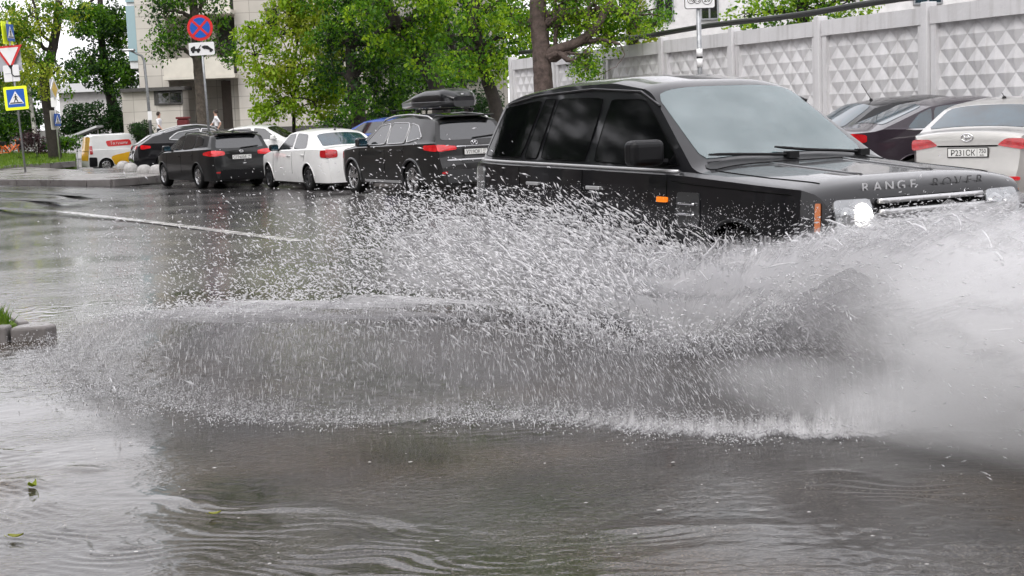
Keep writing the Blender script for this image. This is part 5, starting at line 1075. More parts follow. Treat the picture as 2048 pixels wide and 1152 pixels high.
# middle
tree('tree', 'dark trunked tree between the bright young tree and the roof box', [(722, 262, 52), (715, 210, 52), (704, 160, 52), (700, 90, 52), (706, -60, 52)], .27, .13, [(690, 30, 52.5, 50, 55), (740, 130, 53, 50, 50), (760, 60, 53, 55, 55), (665, 150, 53.5, 28, 46), (720, -50, 52, 90, 60), (780, 180, 54, 50, 36), (640, -40, 53, 60, 45), (700, -150, 52, 120, 70), (720, -300, 52, 150, 120), (640, -470, 52, 140, 100), (690, 190, 51.5, 55, 36), (735, 90, 51.5, 50, 50), (660, 90, 52, 46, 50), (700, 20, 51.5, 60, 40), (800, 110, 53, 40, 50)], 'leaf_mid', 'bark_dark', .20, seed=16, base_z=.15, droop=.7, mat2='leaf_dark')
tree('tree', 'dark tree leaning steeply to the left above the roof box', [(905, 262, 47), (872, 165, 47), (835, 108, 47), (800, 60, 47), (770, 0, 47), (748, -60, 47)], .24, .15, [(770, -40, 46, 70, 50), (820, 40, 46, 40, 30), (740, 20, 46, 38, 40), (850, -60, 47, 70, 50), (780, -150, 47, 120, 60), (880, 30, 47, 40, 40), (830, -320, 47, 140, 120), (900, -520, 47, 150, 110), (800, 70, 46.3, 34, 34), (860, 90, 46.3, 40, 34), (850, 10, 46, 50, 40), (760, 60, 46.3, 34, 40)], 'leaf_mid', 'bark_dark', .19, seed=17, base_z=.15, droop=.8, mat2='leaf_light')
tree('tree', 'slender dark tree leaning left just right of the roof box', [(945, 262, 48), (928, 165, 48), (903, 92, 48), (890, 20, 48)], .09, .06, [(890, 10, 48, 36, 36), (870, 90, 49, 26, 36), (915, -60, 48, 50, 40), (940, 60, 48.5, 24, 40)], 'leaf_dark', 'bark_dark', .18, seed=18, base_z=.15, mat2='leaf_mid')
tree('tree', 'dark trunk with green clumps at the near end of the concrete fence', [(1012, 260, 43), (990, 205, 43), (972, 150, 43), (955, 95, 43), (950, 20, 43), (960, -60, 43)], .20, .12, [(940, 60, 42.5, 30, 45), (1000, 40, 43, 50, 50), (980, 110, 43, 28, 32), (1030, 80, 43.5, 36, 30), (965, -40, 43, 70, 50), (930, 130, 42.5, 16, 24), (1020, -130, 43, 110, 60), (1010, -330, 43, 150, 130), (1000, -560, 43, 150, 110), (900, 120, 44, 44, 40), (1040, 20, 42.5, 50, 40), (960, 20, 42.5, 50, 40), (1000, 130, 42.8, 24, 22)], 'leaf_mid', 'bark_dark', .18, seed=19, base_z=.15, droop=.8, mat2='leaf_light')
tree('pine_tree', 'reddish brown bare trunk with a long side branch in front of the concrete fence', [(1092, 262, 33), (1088, 180, 33), (1083, 120, 33), (1078, 50, 33), (1072, -60, 33), (1068, -260, 33)], .215, .16, [(1130, 30, 33.5, 40, 42), (1200, 40, 33, 55, 40), (1270, 30, 33, 50, 40), (1180, -30, 33, 90, 40), (1165, 110, 32.5, 18, 22), (1180, 135, 32.5, 22, 12), (1310, 50, 33.5, 25, 26), (1100, -160, 33, 110, 60), (1050, -60, 33.5, 50, 40), (1120, -360, 33, 130, 120), (1180, -560, 33, 140, 100), (1040, 50, 33.6, 36, 40), (1240, 20, 33, 60, 36), (1150, 0, 33, 60, 40), (1220, 70, 33, 36, 24)], 'leaf_mid', 'bark_pine', .11, n_per=34, cl=.34, dens=.8, seed=20, base_z=.15, droop=.6, mat2='leaf_light',
     limbs=[([(1086, 112, 33), (1120, 97, 32.8), (1160, 84, 32.6), (1190, 60, 32.5), (1205, 30, 32.5), (1225, 0, 32.5)], .13, .07), ([(1160, 84, 32.6), (1200, 78, 32.5), (1240, 88, 32.4)], .06, .03), ([(1110, 98, 33), (1112, 40, 33), (1108, -20, 33)], .05, .04), ([(1178, 70, 32.6), (1176, 30, 32.6), (1180, -10, 32.6)], .035, .03), ([(1240, 88, 32.4), (1250, 110, 32.3), (1232, 134, 32.2), (1200, 150, 32.2)], .012, .006)])
tree('tree', 'leafy tree behind the concrete fence to the right of the tariff sign', [(1600, 100, 46), (1605, 40, 46), (1610, -60, 46)], .22, .12, [(1560, 20, 46, 60, 40), (1640, 15, 46, 70, 36), (1500, 30, 46, 36, 30), (1700, 0, 46, 60, 34), (1600, -70, 46, 110, 60), (1720, -70, 46, 70, 50)], 'leaf_mid', 'bark_dark', .19, seed=21, base_z=.1, mat2='leaf_light')
tree('tree', 'yellow-green tree behind the fence left of the tariff sign', [(1270, 120, 50), (1265, 40, 50), (1260, -60, 50)], .2, .12, [(1250, 20, 50, 50, 40), (1220, -50, 50, 80, 60), (1290, 60, 50, 24, 26), (1300, -80, 50, 60, 40)], 'leaf_mid', 'bark_dark', .2, seed=22, base_z=.1, mat2='leaf_yellow')
# far backdrop trees and shrubs, each its own
tree('birch_tree', 'thin pale birch trunk in the dark greenery behind the hire bicycles', [(76, 285, 84), (64, 225, 84), (58, 170, 84)], .13, .09, [(45, 170, 84, 40, 40), (40, 230, 85, 50, 26)], 'leaf_dark', 'bark_birch', .24, seed=23, base_z=-.4, mat2='leaf_mid')
def shrub(label, px, py, Y, rx, ry, mat, mat2=None, seed=1, size=.2, name='shrub', gz_=-.3, cl=.5, n_per=36, dens=1.2):
    q = D(px, py, Y); return tree(name, label, [(px, py+ry+6, Y), (px+2, py, Y)], .05, .03, [(px, py, Y, rx, ry), (px-rx*.5, py+ry*.25, Y-.3, rx*.5, ry*.7), (px+rx*.5, py+ry*.2, Y-.3, rx*.5, ry*.7)], mat, 'bark_dark', size, n_per, cl, dens, .4, seed, 'shrub', 'shrubs in the background', gz_, mat2=mat2)
shrub('tall dark green hedge mass behind the delivery van', 190, 232, 90, 85, 38, 'leaf_dark', None, 41, .26, 'hedge', cl=.6)
shrub('dark leafy mass behind the orange bicycles at the left edge', 10, 235, 88, 70, 55, 'leaf_dark', 'leaf_mid', 42, .26, 'hedge', cl=.6)
shrub('purple-brown shrub behind the kick scooter', 75, 280, 80, 30, 22, 'leaf_purple', None, 43, .16)
shrub('low green bush right of the thick leaning trunk', 128, 284, 80, 20, 10, 'leaf_dark', 'leaf_mid', 44, .2)
shrub('small dark fir in front of the stone building', 283, 258, 72, 15, 20, 'leaf_dark', None, 45, .14, 'young_fir', gz_=.3, cl=.28)
shrub('dark bush under the dark trunked tree', 690, 235, 60, 45, 22, 'leaf_dark', 'leaf_mid', 46, .18, gz_=.3)
shrub('green bush left of the roof box', 790, 222, 58, 60, 40, 'leaf_dark', 'leaf_mid', 47, .18, gz_=.2)
shrub('dark thicket right of the roof box', 940, 215, 56, 50, 45, 'leaf_dark', None, 48, .18, gz_=.2)
shrub('mid green bush high behind the roof box', 850, 150, 60, 70, 50, 'leaf_mid', 'leaf_dark', 49, .2, gz_=.2)
# distant trees closing the view
k = 0
far = [(150, 150, 120, 34, 50, 'leaf_mid', 'pale distant tree between the two left trunks'), (40, 150, 125, 60, 60, 'leaf_mid', 'distant tree behind the left edge foliage'), (-110, 150, 120, 80, 60, 'leaf_mid', 'distant tree beyond the left edge'), (660, 120, 86, 60, 80, 'leaf_mid', 'tree between the young tree and the dark trunk'), (900, 70, 78, 90, 70, 'leaf_dark', 'big dark tree beyond the roof box'), (1090, 40, 72, 80, 60, 'leaf_mid', 'green tree beyond the bare brown trunk'), (780, 60, 80, 90, 80, 'leaf_dark', 'dark tree beyond the leaning trunk'), (870, -150, 76, 160, 90, 'leaf_mid', 'high crown over the roof box'), (1400, -170, 80, 110, 80, 'leaf_mid', 'tall tree behind the rear building')]
for px, py, Y, rx, ry, mt, lb_ in far:
    k += 1; tree('distant_tree', lb_, [(px, 268, Y), (px+4, py, Y)], .2, .1, [(px, py, Y, rx, ry), (px-rx*.55, py+ry*.3, Y, rx*.5, ry*.6), (px+rx*.5, py+ry*.35, Y, rx*.5, ry*.55)], mt, 'bark_dark', .38, 20, .9, .9, .5, 60+k, 'tree', 'distant trees', -.3, mat2='leaf_dark')

for i, (x, y, h) in enumerate(((-9, -9, 9), (1, -10, 10), (12, -8, 9), (20, -2, 9), (-15.5, 21.5, 17), (-14, 13.5, 15), (-18, 31, 17))):  # unseen crowns added to darken what the car glass and paint reflect
    t = thing('street_tree', ['broad street tree behind the viewpoint, farthest left', 'broad street tree behind the viewpoint, left of centre', 'broad street tree behind the viewpoint, right of centre', 'broad street tree beside the road to the right of the viewpoint', 'street tree left of the frame across from the lane line', 'street tree left of the frame nearest the kerb corner', 'street tree left of the frame farthest along the road'][i], 'tree', (x, y, 0), 0, 'trees behind the viewpoint')
    mb = MB(); limb(mb, [(0, 0, -.1), (.1, .1, 2.5), (0, .2, h*.75)], .22, .08, 8, .02)
    r = np.random.default_rng(90+i); cc = []
    for _ in range(46 if h < 12 else 110): d = r.normal(size=3); d /= np.linalg.norm(d); q = np.array([0, 0, h*.66])+d*np.array([3.2, 3.2, h*.36] if h < 12 else [4.2, 4.2, h*.36])*r.uniform(.3, 1); cc.append((q, .95)); limb(mb, [(0, .1, h*.4), q*.6+np.array([0, 0, h*.12]), q], .04, .01, 4) if _ % 4 == 0 else None
    mb.build('trunk', 'bark_dark', t, True); V, F = leaves(cc, .42, 60, .5, 90+i); obj('crown', V, F, 'leaf_dark', t)
# ------------------------------------------------------------------ the splash, built in the frame of the off-roader's near front wheel
SD = np.array([math.cos(RA), math.sin(RA), 0]); SO = np.array([math.sin(RA), -math.cos(RA), 0])      # travel, outward
WC = np.array([RX, RY, 0])-.88*SD+.85*SO
rs = np.random.default_rng(21)
def C(a, o, z): a, o, z = np.broadcast_arrays(a, o, z); return WC+a[..., None]*SD+o[..., None]*SO+z[..., None]*np.array([0, 0, 1.0])
def vnoise(u, v, seed=0, octv=4):
    out = np.zeros_like(u, dtype=float); amp = 1; tot = 0; r = np.random.default_rng(seed)
    for k in range(octv):
        g = r.random((64, 64)); s_ = 2**k; x, y = u*s_+k*7.3, v*s_+k*3.1; xi, yi = np.floor(x).astype(int), np.floor(y).astype(int); fx, fy = x-xi, y-yi; fx, fy = fx*fx*(3-2*fx), fy*fy*(3-2*fy)
        q = lambda i, j: g[(xi+i) % 64, (yi+j) % 64]
        out += amp*((q(0, 0)*(1-fx)+q(1, 0)*fx)*(1-fy)+(q(0, 1)*(1-fx)+q(1, 1)*fx)*fy); tot += amp; amp *= .55
    return out/tot
TH = [-5, 5, 24, 39, 55, 70, 78, 100, 120, 144, 160, 175]
Rg = lambda t: np.interp(t, TH, [3.3, 3.1, 2.85, 2.95, 2.78, 3.0, 3.5, 4.06, 4.75, 5.7, 5.9, 5.9])
Hl = lambda t: np.interp(t, TH, [1.0, .95, .74, .42, .40, .57, .62, .52, .34, .10, .04, .02])
def pathz(rho): return np.where(rho < .84, (np.maximum(rho, 0)/.84)**.75, np.sqrt(np.maximum(0, 1-((rho-.84)/.16)**2)))

# --- water materials
def water_film(name, sc=(7, 1.4)):
    m, nt, N, Lk, b = nodes(name); b.inputs['Base Color'].default_value = (.88, .875, .885, 1); b.inputs['Roughness'].default_value = .35; b.inputs['Specular IOR Level'].default_value = .5
    uv = N.new('ShaderNodeUVMap'); mp = N.new('ShaderNodeMapping'); mp.inputs['Scale'].default_value = (*sc, 1); Lk.new(uv.outputs[0], mp.inputs[0])
    n = N.new('ShaderNodeTexNoise'); n.inputs['Scale'].default_value = 1; n.inputs['Detail'].default_value = 9; n.inputs['Roughness'].default_value = .72; n.inputs['Distortion'].default_value = .35; Lk.new(mp.outputs[0], n.inputs['Vector'])
    at = N.new('ShaderNodeAttribute'); at.attribute_name = 'foam'
    iv = N.new('ShaderNodeMath'); iv.operation = 'ADD'; Lk.new(n.outputs['Fac'], iv.inputs[0]); Lk.new(at.outputs['Fac'], iv.inputs[1])
    mr = N.new('ShaderNodeMapRange'); mr.interpolation_type = 'SMOOTHSTEP'; mr.inputs['From Min'].default_value = .84; mr.inputs['From Max'].default_value = 1.16; mr.inputs['To Max'].default_value = .86; Lk.new(iv.outputs[0], mr.inputs['Value'])
    mr0 = mr; av = N.new('ShaderNodeAttribute'); av.attribute_name = 'veil'; mv = N.new('ShaderNodeMath'); mv.operation = 'MULTIPLY'; sv = N.new('ShaderNodeMapRange'); sv.inputs['From Min'].default_value = .36; sv.inputs['From Max'].default_value = .66; sv.inputs['To Min'].default_value = .12; sv.inputs['To Max'].default_value = .62; Lk.new(n.outputs['Fac'], sv.inputs['Value']); Lk.new(av.outputs['Fac'], mv.inputs[0]); Lk.new(sv.outputs[0], mv.inputs[1]); mxm = N.new('ShaderNodeMath'); mxm.operation = 'MAXIMUM'; Lk.new(mv.outputs[0], mxm.inputs[0]); Lk.new(mr.outputs[0], mxm.inputs[1]); mr = mxm
    bp = N.new('ShaderNodeBump'); bp.inputs['Strength'].default_value = .7; bp.inputs['Distance'].default_value = .03; Lk.new(n.outputs['Fac'], bp.inputs['Height']); Lk.new(bp.outputs[0], b.inputs['Normal'])
    tl = N.new('ShaderNodeBsdfTranslucent'); tl.inputs[0].default_value = (.86, .86, .87, 1); m2 = N.new('ShaderNodeMixShader'); m2.inputs[0].default_value = .4; Lk.new(b.outputs[0], m2.inputs[1]); Lk.new(tl.outputs[0], m2.inputs[2])
    cm = N.new('ShaderNodeMixRGB'); cm.inputs[1].default_value = (.33, .325, .335, 1); cm.inputs[2].default_value = (.90, .895, .905, 1); Lk.new(mr0.outputs[0], cm.inputs[0]); Lk.new(cm.outputs[0], b.inputs['Base Color']); Lk.new(cm.outputs[0], tl.inputs[0])
    tr = N.new('ShaderNodeBsdfTransparent'); mx = N.new('ShaderNodeMixShader'); Lk.new(mr.outputs[0], mx.inputs[0]); Lk.new(tr.outputs[0], mx.inputs[1]); Lk.new(m2.outputs[0], mx.inputs[2]); Lk.new(mx.outputs[0], N['Material Output'].inputs[0]); M[name] = m
water_film('splash_water'); 
m, nt, N, Lk, b = nodes('drop_water'); M['drop_water'] = m
b.inputs['Base Color'].default_value = (.86, .855, .87, 1); b.inputs['Roughness'].default_value = .18; b.inputs['Specular IOR Level'].default_value = .6
tl = N.new('ShaderNodeBsdfTranslucent'); tl.inputs[0].default_value = (.8, .8, .82, 1); m2 = N.new('ShaderNodeMixShader'); m2.inputs[0].default_value = .35; Lk.new(b.outputs[0], m2.inputs[1]); Lk.new(tl.outputs[0], m2.inputs[2])
tr = N.new('ShaderNodeBsdfTransparent'); mx = N.new('ShaderNodeMixShader'); mx.inputs[0].default_value = .80; Lk.new(tr.outputs[0], mx.inputs[1]); Lk.new(m2.outputs[0], mx.inputs[2]); Lk.new(mx.outputs[0], N['Material Output'].inputs[0])

def sheet(P, foam, U, Vv, veil=0):
    """collect a film surface: grid of points with foam cover and flow coordinates"""
    V, F = grid(P); return V, F, np.stack([foam.ravel(), (foam*0+veil).ravel()], 1), np.stack([U.ravel(), Vv.ravel()], 1)
SH = []
# thrown sheet: rises from the wheel, curls over at its lip and falls
th = np.linspace(-4, 172, 300); rho = np.r_[np.linspace(.06, .7, 16), np.linspace(.73, 1.0, 22), np.linspace(1.01, 1.13, 8)]
T_, Q_ = np.meshgrid(th, rho, indexing='ij'); nz = vnoise(T_/9, T_*0+.5, 3)-.5; nf = vnoise(T_/2.2, T_*0+1.5, 4)-.5
for lay in range(2):
    rr_ = Rg(T_)*(1+.07*nz+.035*nf+.03*lay); hh = Hl(T_)*(1+.35*nz+.25*nf)*(1-.12*lay)
    z = np.where(Q_ <= 1, hh*pathz(Q_), .015)+.02*(vnoise(T_/3, Q_*9, 8)-.5)*(Q_ < 1); z = np.maximum(z, .018+.012*vnoise(T_, Q_*30, 9))
    a, o = rr_*Q_*np.cos(np.radians(T_)), rr_*Q_*np.sin(np.radians(T_))
    body = np.interp(T_, [-5, 20, 34, 42, 60, 80, 110, 145, 172], [.30, .12, .10, .12, .13, .14, .15, .16, .08])
    lip = np.exp(-((Q_-.77)/.11)**2)*np.interp(T_, [0, 40, 60, 75, 110, 145, 170], [.15, .05, .14, .42, .48, .44, .05])
    land = np.exp(-(z/.13)**2)*smoothstep(.88, .96, Q_)*np.interp(T_, [0, 12, 26, 40, 60, 90, 120, 150], [.70, .68, .64, .50, .36, .26, .14, 0])
    inner = -.22*smoothstep(.62, .25, Q_)
    foam = body+lip+land+inner-.6*smoothstep(1.02, 1.12, Q_)-.06*lay+.10*nz
    SH.append(sheet(C(a, o, z), foam, np.radians(T_)*Rg(T_)*2.2+lay*3.3, Q_*rr_, (.74-.25*lay)*smoothstep(.55, .8, Q_)*smoothstep(1.06, .98, Q_)*np.interp(T_, [0, 70, 95, 120, 150], [1, .9, .62, .30, .08])*np.clip(.45+1.1*vnoise(T_/7, Q_*3, 17), .3, 1.2)))
# upright ragged curtains along the car's flank and ahead of the bumper
def curtain(a0, a1, o_f, top_f, foam_f, n=150, k=26, seed=0, rag=.35):
    a_ = np.linspace(a0, a1, n); v = np.linspace(0, 1, k); A, Vq = np.meshgrid(a_, v, indexing='ij')
    ng = vnoise(A*1.3, A*0+seed, seed+30)-.5; ns = vnoise(A*5, A*0+seed, seed+31)-.5
    top = top_f(A)*(1+.30*ng+rag*ns); z = .01+top*Vq**1.0
    sx = .25; an = np.arctan2(z+.25, A-sx); ra = np.hypot(z+.25, A-sx)
    fan = (A-sx)*.20*Vq; o = o_f(A, Vq)+.18*(vnoise(A*2.1, Vq*2.5, seed+33)-.5)
    zl = np.interp(A, [-6, -2.5, -1, -.3, .3, .8, 1.5, 2.4, 3.2, 4.2], [.0, .10, .26, .22, .05, .22, .46, .62, .45, .2])
    foam = foam_f(A, Vq)+.08*ng-.55*smoothstep(.16, -.22, z-zl-.16*ns-.12*ng); return sheet(C(A+fan, o, z), foam, an*2.4+seed, ra*.8)
edge = lambda A, lo, hi, w_: smoothstep(lo, lo+w_, A)*smoothstep(hi, hi-w_*.7, A)
for i, (o0, tp, fm) in enumerate(((.10, .92, .74), (.40, .88, .76), (.80, .76, .70), (1.25, .60, .60), (1.8, .42, .44))):
    SH.append(curtain(-5.6+.3*i, .5, lambda A, v, o0=o0: o0+.35*v*(.5+.1*np.abs(A)), lambda A, tp=tp: tp*np.interp(A, [-6, -4, -2, -1.2, -.6, .5], [.75, .95, 1.0, .90, .76, .62]),
                      lambda A, v, fm=fm: fm*np.interp(A, [-5.8, -4.4, -2.6, -.5, .5], [.15, .55, .92, 1, .9])-.40*smoothstep(.5, 1, v), seed=3+i))
for i, (o0, tp, fm) in enumerate(((.0, 1.05, .86), (.28, 1.02, .88), (.58, .92, .84), (.85, .74, .68))):
    SH.append(curtain(-.7, 4.2, lambda A, v, o0=o0: o0+.30*v+.06*A, lambda A, tp=tp: tp*np.interp(A, [-.7, 0, .8, 1.6, 2.5, 4.2], [.66, .63, .74, .92, 1.04, 1.10]),
                      lambda A, v, fm=fm: fm*np.interp(A, [-.7, .2, 1.5, 2.8, 4.2], [.90, 1.0, 1.0, 1.04, 1.04])-.42*smoothstep(.76, 1, v), seed=11+i, rag=.10))
Vall, Fall, fo, uvs, off_ = [], [], [], [], 0
for V, F, f_, u_ in SH: Vall.append(V); Fall.append(F+off_); fo.append(f_); uvs.append(u_); off_ += len(V)
V, F, fo, uvs = np.concatenate(Vall), np.concatenate(Fall), np.concatenate(fo), np.concatenate(uvs)
film = obj('splash_film', V, F, 'splash_water', smooth=True); me = film.data
at = me.attributes.new('foam', 'FLOAT', 'POINT'); at.data.foreach_set('value', fo[:, 0].astype(np.float32)); at = me.attributes.new('veil', 'FLOAT', 'POINT'); at.data.foreach_set('value', fo[:, 1].astype(np.float32))
uvl = me.uv_layers.new(name='UVMap'); uvl.data.foreach_set('uv', uvs[F.ravel()].astype(np.float32).ravel())
tag(film, 'thin sheets of water thrown up beside the black off-roader', 'water splash', kind='stuff')

# --- flying drops and ligaments
DP, DV, DL, DR = [], [], [], []
def drops(P, vel, l0, l1, r0, r1, jit=.3):
    n = len(P); v = vel/np.linalg.norm(vel, axis=1)[:, None]+rs.normal(0, jit, (n, 3)); v /= np.linalg.norm(v, axis=1)[:, None]
    q = rs.random(n)**1.8; L_ = l0+(l1-l0)*q; DP.append(P); DV.append(v); DL.append(L_); DR.append(np.minimum(r0+(r1-r0)*q*rs.uniform(.5, 1, n), L_*.45))
def car_vel(va, vo, vz): return va[:, None]*SD+vo[:, None]*SO+vz[:, None]*np.array([0, 0, 1.0])
# flank spray
n = 24000; a = .4-6.6*rs.beta(1.1, 1.9, n); o = rs.gamma(1.6, .42, n)-.05; tp = np.interp(a, [-7, -6, -4, -2, -1.2, -.6, 0, .5], [.9, .98, .98, .95, .86, .74, .64, .60])*np.clip(1-.20*o, .25, 1)*(1+.12*rs.normal(size=n))
zl = np.interp(a, [-6, -2.5, -1, -.3, .4], [0, .08, .2, .2, .06]); z = zl+(tp-zl)*rs.beta(1.4, 1.15, n); drops(C(a, o, z), car_vel((a-.3), .5+0*a, z+.30+.1*rs.normal(size=n)), .018, .10, .0035, .0105, .28)
# stray drops thrown far back and high
n = 3200; a = -2.2-6.5*rs.beta(1.3, 1.7, n); o = rs.uniform(-.3, 3.2, n); z = np.abs(rs.normal(.45, .33, n))*np.clip(1.25-.18*o, .3, 2); drops(C(a, o, z), car_vel((a-.3)*.8, .6+0*a, .6+0*a), .02, .07, .004, .0085, .35)
# foam core at the wheel and the wave pushed ahead
n = 16000; a = -.8+5.4*rs.beta(1.2, 1.5, n); o = np.abs(rs.normal(.25, .38, n)); tp = np.interp(a, [-.8, 0, .8, 1.6, 2.5, 4.5], [.66, .63, .76, .95, 1.08, 1.18]); zl = np.interp(a, [-.8, -.3, .3, .8, 1.5, 2.4, 3.2, 4.5], [.28, .22, .05, .22, .46, .62, .45, .1]); z = zl+(tp-zl)*(rs.beta(1.3, 1.2, n)+.06*rs.normal(size=n))
drops(C(a, o, np.maximum(z, .03)), car_vel(1.2+.5*a, .25+0*a, np.clip(.9-.32*a, -.05, 1)+.12*rs.normal(size=n)), .018, .075, .003, .0075, .16)
# drops raining out of the sheet
n = 9500; t = np.interp(rs.random(n), np.linspace(0, 1, 8), [4, 22, 38, 55, 72, 90, 110, 138]); q = .58+.44*rs.beta(1.6, 1.3, n); rr_ = Rg(t)*(1+.05*rs.normal(size=n))
z = Hl(t)*pathz(np.clip(q, 0, 1))*rs.random(n)**.8+.02; vf = np.interp(t, [0, 30, 55, 80, 110, 150], [2.4, 1.9, .95, .18, .0, -.3])
drops(C(rr_*q*np.cos(np.radians(t)), rr_*q*np.sin(np.radians(t)), z), car_vel(vf, .12+0*t, -1+.25*rs.normal(size=n)), .014, .075, .0018, .0042, .14)
# lip fringe
n = 7000; t = rs.uniform(10, 142, n); q = .82+.05*rs.normal(size=n); z = Hl(t)*(1+.16*rs.normal(size=n)); rr_ = Rg(t)*(1+.05*rs.normal(size=n))
drops(C(rr_*q*np.cos(np.radians(t)), rr_*q*np.sin(np.radians(t)), np.maximum(z, .02)), car_vel(np.interp(t, [0, 60, 110], [2, .7, -.2]), .8+0*t, .3*rs.normal(size=n)), .010, .045, .003, .0065, .5)
# froth where it lands
n = 15000; t = rs.uniform(0, 135, n)**1.0; q = 1.0+.05*rs.normal(size=n)+.03*np.sin(t*.7); rr_ = Rg(t)
drops(C(rr_*q*np.cos(np.radians(t)), rr_*q*np.sin(np.radians(t)), .015+np.abs(rs.normal(0, .035, n))), rs.normal(size=(n, 3)), .006, .020, .0022, .0060, .2)
# fine spray hanging round the thrown water
n = 16000; a = 3.6-8.5*rs.beta(1.5, 1.5, n); o = np.abs(rs.normal(.5, .6, n)); z = 1.15*np.interp(a, [-5, -2, .4, 3.5], [.8, .95, .85, 1.08])*rs.beta(1.6, 1.3, n); drops(C(a, o, z), car_vel(.6*(a-.3), .4+0*a, .5+.3*rs.normal(size=n)), .006, .020, .0012, .0030, .5)
# front of the wave: coarse drops and clots through the mist
n = 5000; a = rs.uniform(2.0, 5.2, n); o = np.abs(rs.normal(.7, .5, n)); z = 1.1*rs.beta(1.2, 1.2, n); drops(C(a, o, z), car_vel(1.6+0*a, .4+0*a, .2*rs.normal(size=n)), .01, .06, .002, .005, .16)
P, v, L_, r_ = np.concatenate(DP), np.concatenate(DV), np.concatenate(DL)[:, None], np.concatenate(DR)[:, None]
u = np.cross(v, np.array([.3, .5, .81])); u /= np.linalg.norm(u, axis=1)[:, None]; w = np.cross(v, u)
ring = [P+v*L_*.12+r_*(math.cos(k*2.094)*u+math.sin(k*2.094)*w) for k in range(3)]
V = np.stack([P-v*L_*.5]+ring+[P+v*L_*.5], 1).reshape(-1, 3); n = len(P)
base = np.arange(n)[:, None, None]*5; tri = np.array([[0, 2, 1], [0, 3, 2], [0, 1, 3], [4, 1, 2], [4, 2, 3], [4, 3, 1]])[None]
F = (base+tri).reshape(-1, 3); keep = V.reshape(n, 5, 3)[:, :, 2].min(1) > -.02; F = F.reshape(n, 6, 3)[keep].reshape(-1, 3)
tag(obj('splash_drops', V, F, 'drop_water', smooth=True), 'flying drops of the splash around the off-roader', 'water splash', kind='stuff')

# --- torn strands of water, thick at one end and breaking up at the other
mb = MB(); ns_ = 1500
for i in range(ns_):
    if i % 5 < 3: a, o = .3-4.6*rs.beta(1.1, 1.7), abs(rs.normal(.5, .45)); z = rs.uniform(.35, .95)*np.interp(a, [-5, -2, -1, .3], [.95, 1, .84, .62])*(1-.2*min(o, 2)); v = np.array([a-.3, .4, z+.35])
    else: a, o = rs.uniform(-.4, 3.6), abs(rs.normal(.35, .35)); z = rs.uniform(.35, 1.02)*np.interp(a, [-.4, .8, 2], [.62, .75, 1]); v = np.array([1.3+.4*a, .3, max(-.1, .9-.35*a)])
    v = v/np.linalg.norm(v)+rs.normal(0, .22, 3); v /= np.linalg.norm(v); ln_ = .06+.20*rs.random()**2; bend = rs.normal(0, .25, 3); bend[2] -= .25
    P_ = [np.array([a, o, z])+v*ln_*t+bend*ln_*t*t for t in np.linspace(0, 1, 6)]; q = rs.uniform(.003, .008)
    W_ = C(*np.array(P_).T); mb.tube(list(W_), [q*k for k in (.35, 1.1, .7, .95, .4, .65)], 5)
tag(mb.build('splash_strands', 'drop_water', smooth=True), 'torn strands of water in the splash around the off-roader', 'water splash', kind='stuff')

# --- fine mist ahead of the bumper
m = bpy.data.materials.new('mist'); m.use_nodes = True; M['mist'] = m; nt = m.node_tree; N = nt.nodes; Lk = nt.links; N.remove(N['Principled BSDF'])
pv_ = N.new('ShaderNodeVolumePrincipled'); pv_.inputs['Color'].default_value = (.985, .985, .99, 1); pv_.inputs['Anisotropy'].default_value = .1
tc = N.new('ShaderNodeTexCoord'); ln = N.new('ShaderNodeVectorMath'); ln.operation = 'LENGTH'; Lk.new(tc.outputs['Object'], ln.inputs[0])
fo_ = N.new('ShaderNodeMapRange'); fo_.interpolation_type = 'SMOOTHSTEP'; fo_.inputs['From Min'].default_value = 1.0; fo_.inputs['From Max'].default_value = .25; fo_.inputs['To Max'].default_value = 1
Lk.new(ln.outputs['Value'], fo_.inputs['Value']); ns = N.new('ShaderNodeTexNoise'); ns.inputs['Scale'].default_value = 3.6; ns.inputs['Detail'].default_value = 4; ns.inputs['Roughness'].default_value = .7; ns.inputs['Distortion'].default_value = .8; Lk.new(tc.outputs['Object'], ns.inputs['Vector']); nr = N.new('ShaderNodeMapRange'); nr.inputs['From Min'].default_value = .36; nr.inputs['From Max'].default_value = .66; nr.inputs['To Min'].default_value = .30; Lk.new(ns.outputs['Fac'], nr.inputs['Value']); ns = nr
m1 = N.new('ShaderNodeMath'); m1.operation = 'MULTIPLY'; Lk.new(fo_.outputs[0], m1.inputs[0]); Lk.new(ns.outputs[0], m1.inputs[1]); m3 = N.new('ShaderNodeMath'); m3.operation = 'MULTIPLY'; m3.inputs[1].default_value = 7.5; Lk.new(m1.outputs[0], m3.inputs[0])
Lk.new(m3.outputs[0], pv_.inputs['Density']); Lk.new(pv_.outputs[0], N['Material Output'].inputs['Volume'])
def puff(a, o, z, sa, so_, sz, tilt=0):
    bm = bmesh.new(); bmesh.ops.create_icosphere(bm, subdivisions=3, radius=1); me = bpy.data.meshes.new('splash_mist'); bm.to_mesh(me); bm.free(); me.materials.append(M['mist'])
    o_ = bpy.data.objects.new('splash_mist', me); COL.objects.link(o_); o_.location = tuple(C(np.array(a), np.array(o), np.array(z))); o_.scale = (sa, so_, sz); o_.rotation_euler = (0, -tilt, RA)
    tag(o_, 'white mist at the front of the splash beside the bumper', 'water splash', kind='stuff'); return o_
puff(3.9, .70, .47, 2.1, 1.1, .72); puff(1.35, .32, .60, 1.5, .42, .34, R(13))['label'] = 'milky spray rising from the near front wheel of the off-roader'; puff(2.5, 1.15, .10, 1.5, .50, .24)['label'] = 'low white mist lying on the water at the right edge of the photo'

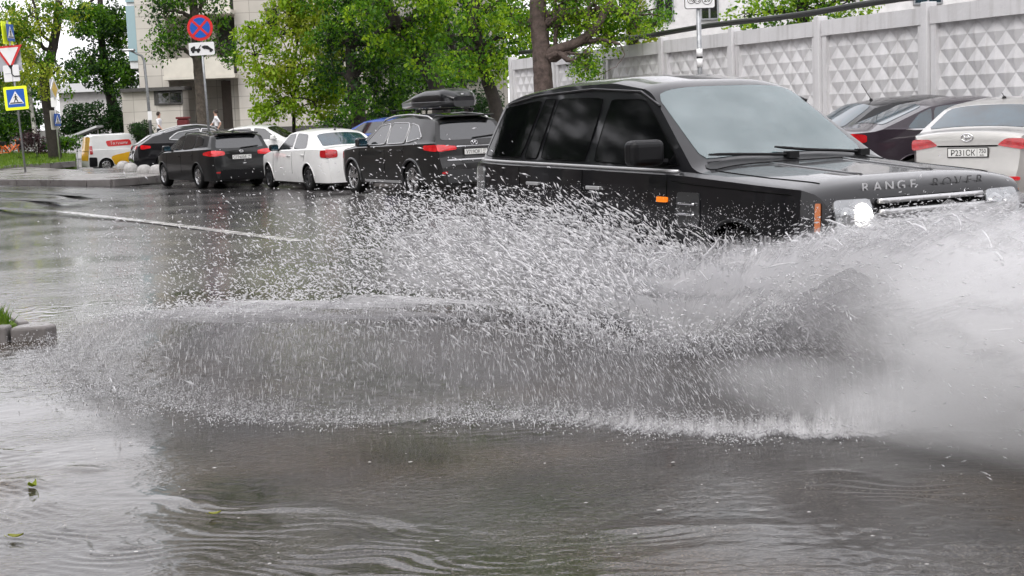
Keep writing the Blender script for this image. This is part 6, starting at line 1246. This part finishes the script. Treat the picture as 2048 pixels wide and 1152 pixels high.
# specks of litter and bubbles drifting on the flood water
V, F = [], []
for i in range(220):
    x, y = rs.uniform(-2.4, 3.0), 4.9+4.0*rs.random()**1.3; k = rs.integers(4, 7); r_ = .0018+.0065*rs.random()**3; a0 = rs.random()*6.28; b0 = len(V)
    for j in range(k): q = r_*rs.uniform(.6, 1.3); V.append((x+1.6*q*math.cos(a0+6.28*j/k), y+q*math.sin(a0+6.28*j/k), .0205))
    V.append((x, y, .0205+r_*.5)); F += [(b0+j, b0+(j+1) % k, b0+k) for j in range(k)]
tag(obj('floating_debris', V, F, 'concrete', smooth=True), 'pale specks of litter and bubbles on the flood water', 'debris', kind='stuff')
# ------------------------------------------------------------------ light
W = bpy.data.worlds.new('World'); S.world = W; W.use_nodes = True; nt = W.node_tree; N = nt.nodes; Lk = nt.links
sky = N.new('ShaderNodeTexSky'); sky.sky_type = 'NISHITA'; sky.sun_disc = False; sky.sun_elevation = R(48); sky.sun_rotation = R(200); sky.air_density = 1.2; sky.dust_density = 4; sky.ozone_density = 1
hs = N.new('ShaderNodeHueSaturation'); hs.inputs['Saturation'].default_value = .22
mg = N.new('ShaderNodeMixRGB'); mg.blend_type = 'MIX'; mg.inputs[0].default_value = .6; mg.inputs[2].default_value = (13.2, 12.95, 13.5, 1)
bg = N['Background']; bg.inputs['Strength'].default_value = .15
Lk.new(sky.outputs[0], hs.inputs['Color']); Lk.new(hs.outputs[0], mg.inputs[1]); Lk.new(mg.outputs[0], bg.inputs['Color'])
sd = bpy.data.lights.new('sun', 'SUN'); sd.energy = 1.0; sd.angle = R(25); sd.color = (1, .97, .93)
so = bpy.data.objects.new('sun', sd); COL.objects.link(so)
az = R(200); el = R(48); dv = Vector((math.sin(az)*math.cos(el), math.cos(az)*math.cos(el), math.sin(el))); so.rotation_euler = dv.to_track_quat('Z', 'Y').to_euler()
S.view_settings.view_transform = 'Standard'; S.view_settings.look = 'None'; S.view_settings.exposure = .3; S.view_settings.gamma = 1; S.view_settings.use_curve_mapping = False
S.render.engine = 'CYCLES'; S.cycles.use_denoising = True; S.cycles.max_bounces = 8; S.cycles.transparent_max_bounces = 18; S.cycles.diffuse_bounces = 4; S.cycles.glossy_bounces = 3; S.cycles.transmission_bounces = 3; S.cycles.volume_bounces = 3
S.cycles.sample_clamp_indirect = 6; S.cycles.use_adaptive_sampling = True; S.cycles.adaptive_threshold = .035; S.cycles.adaptive_min_samples = 24
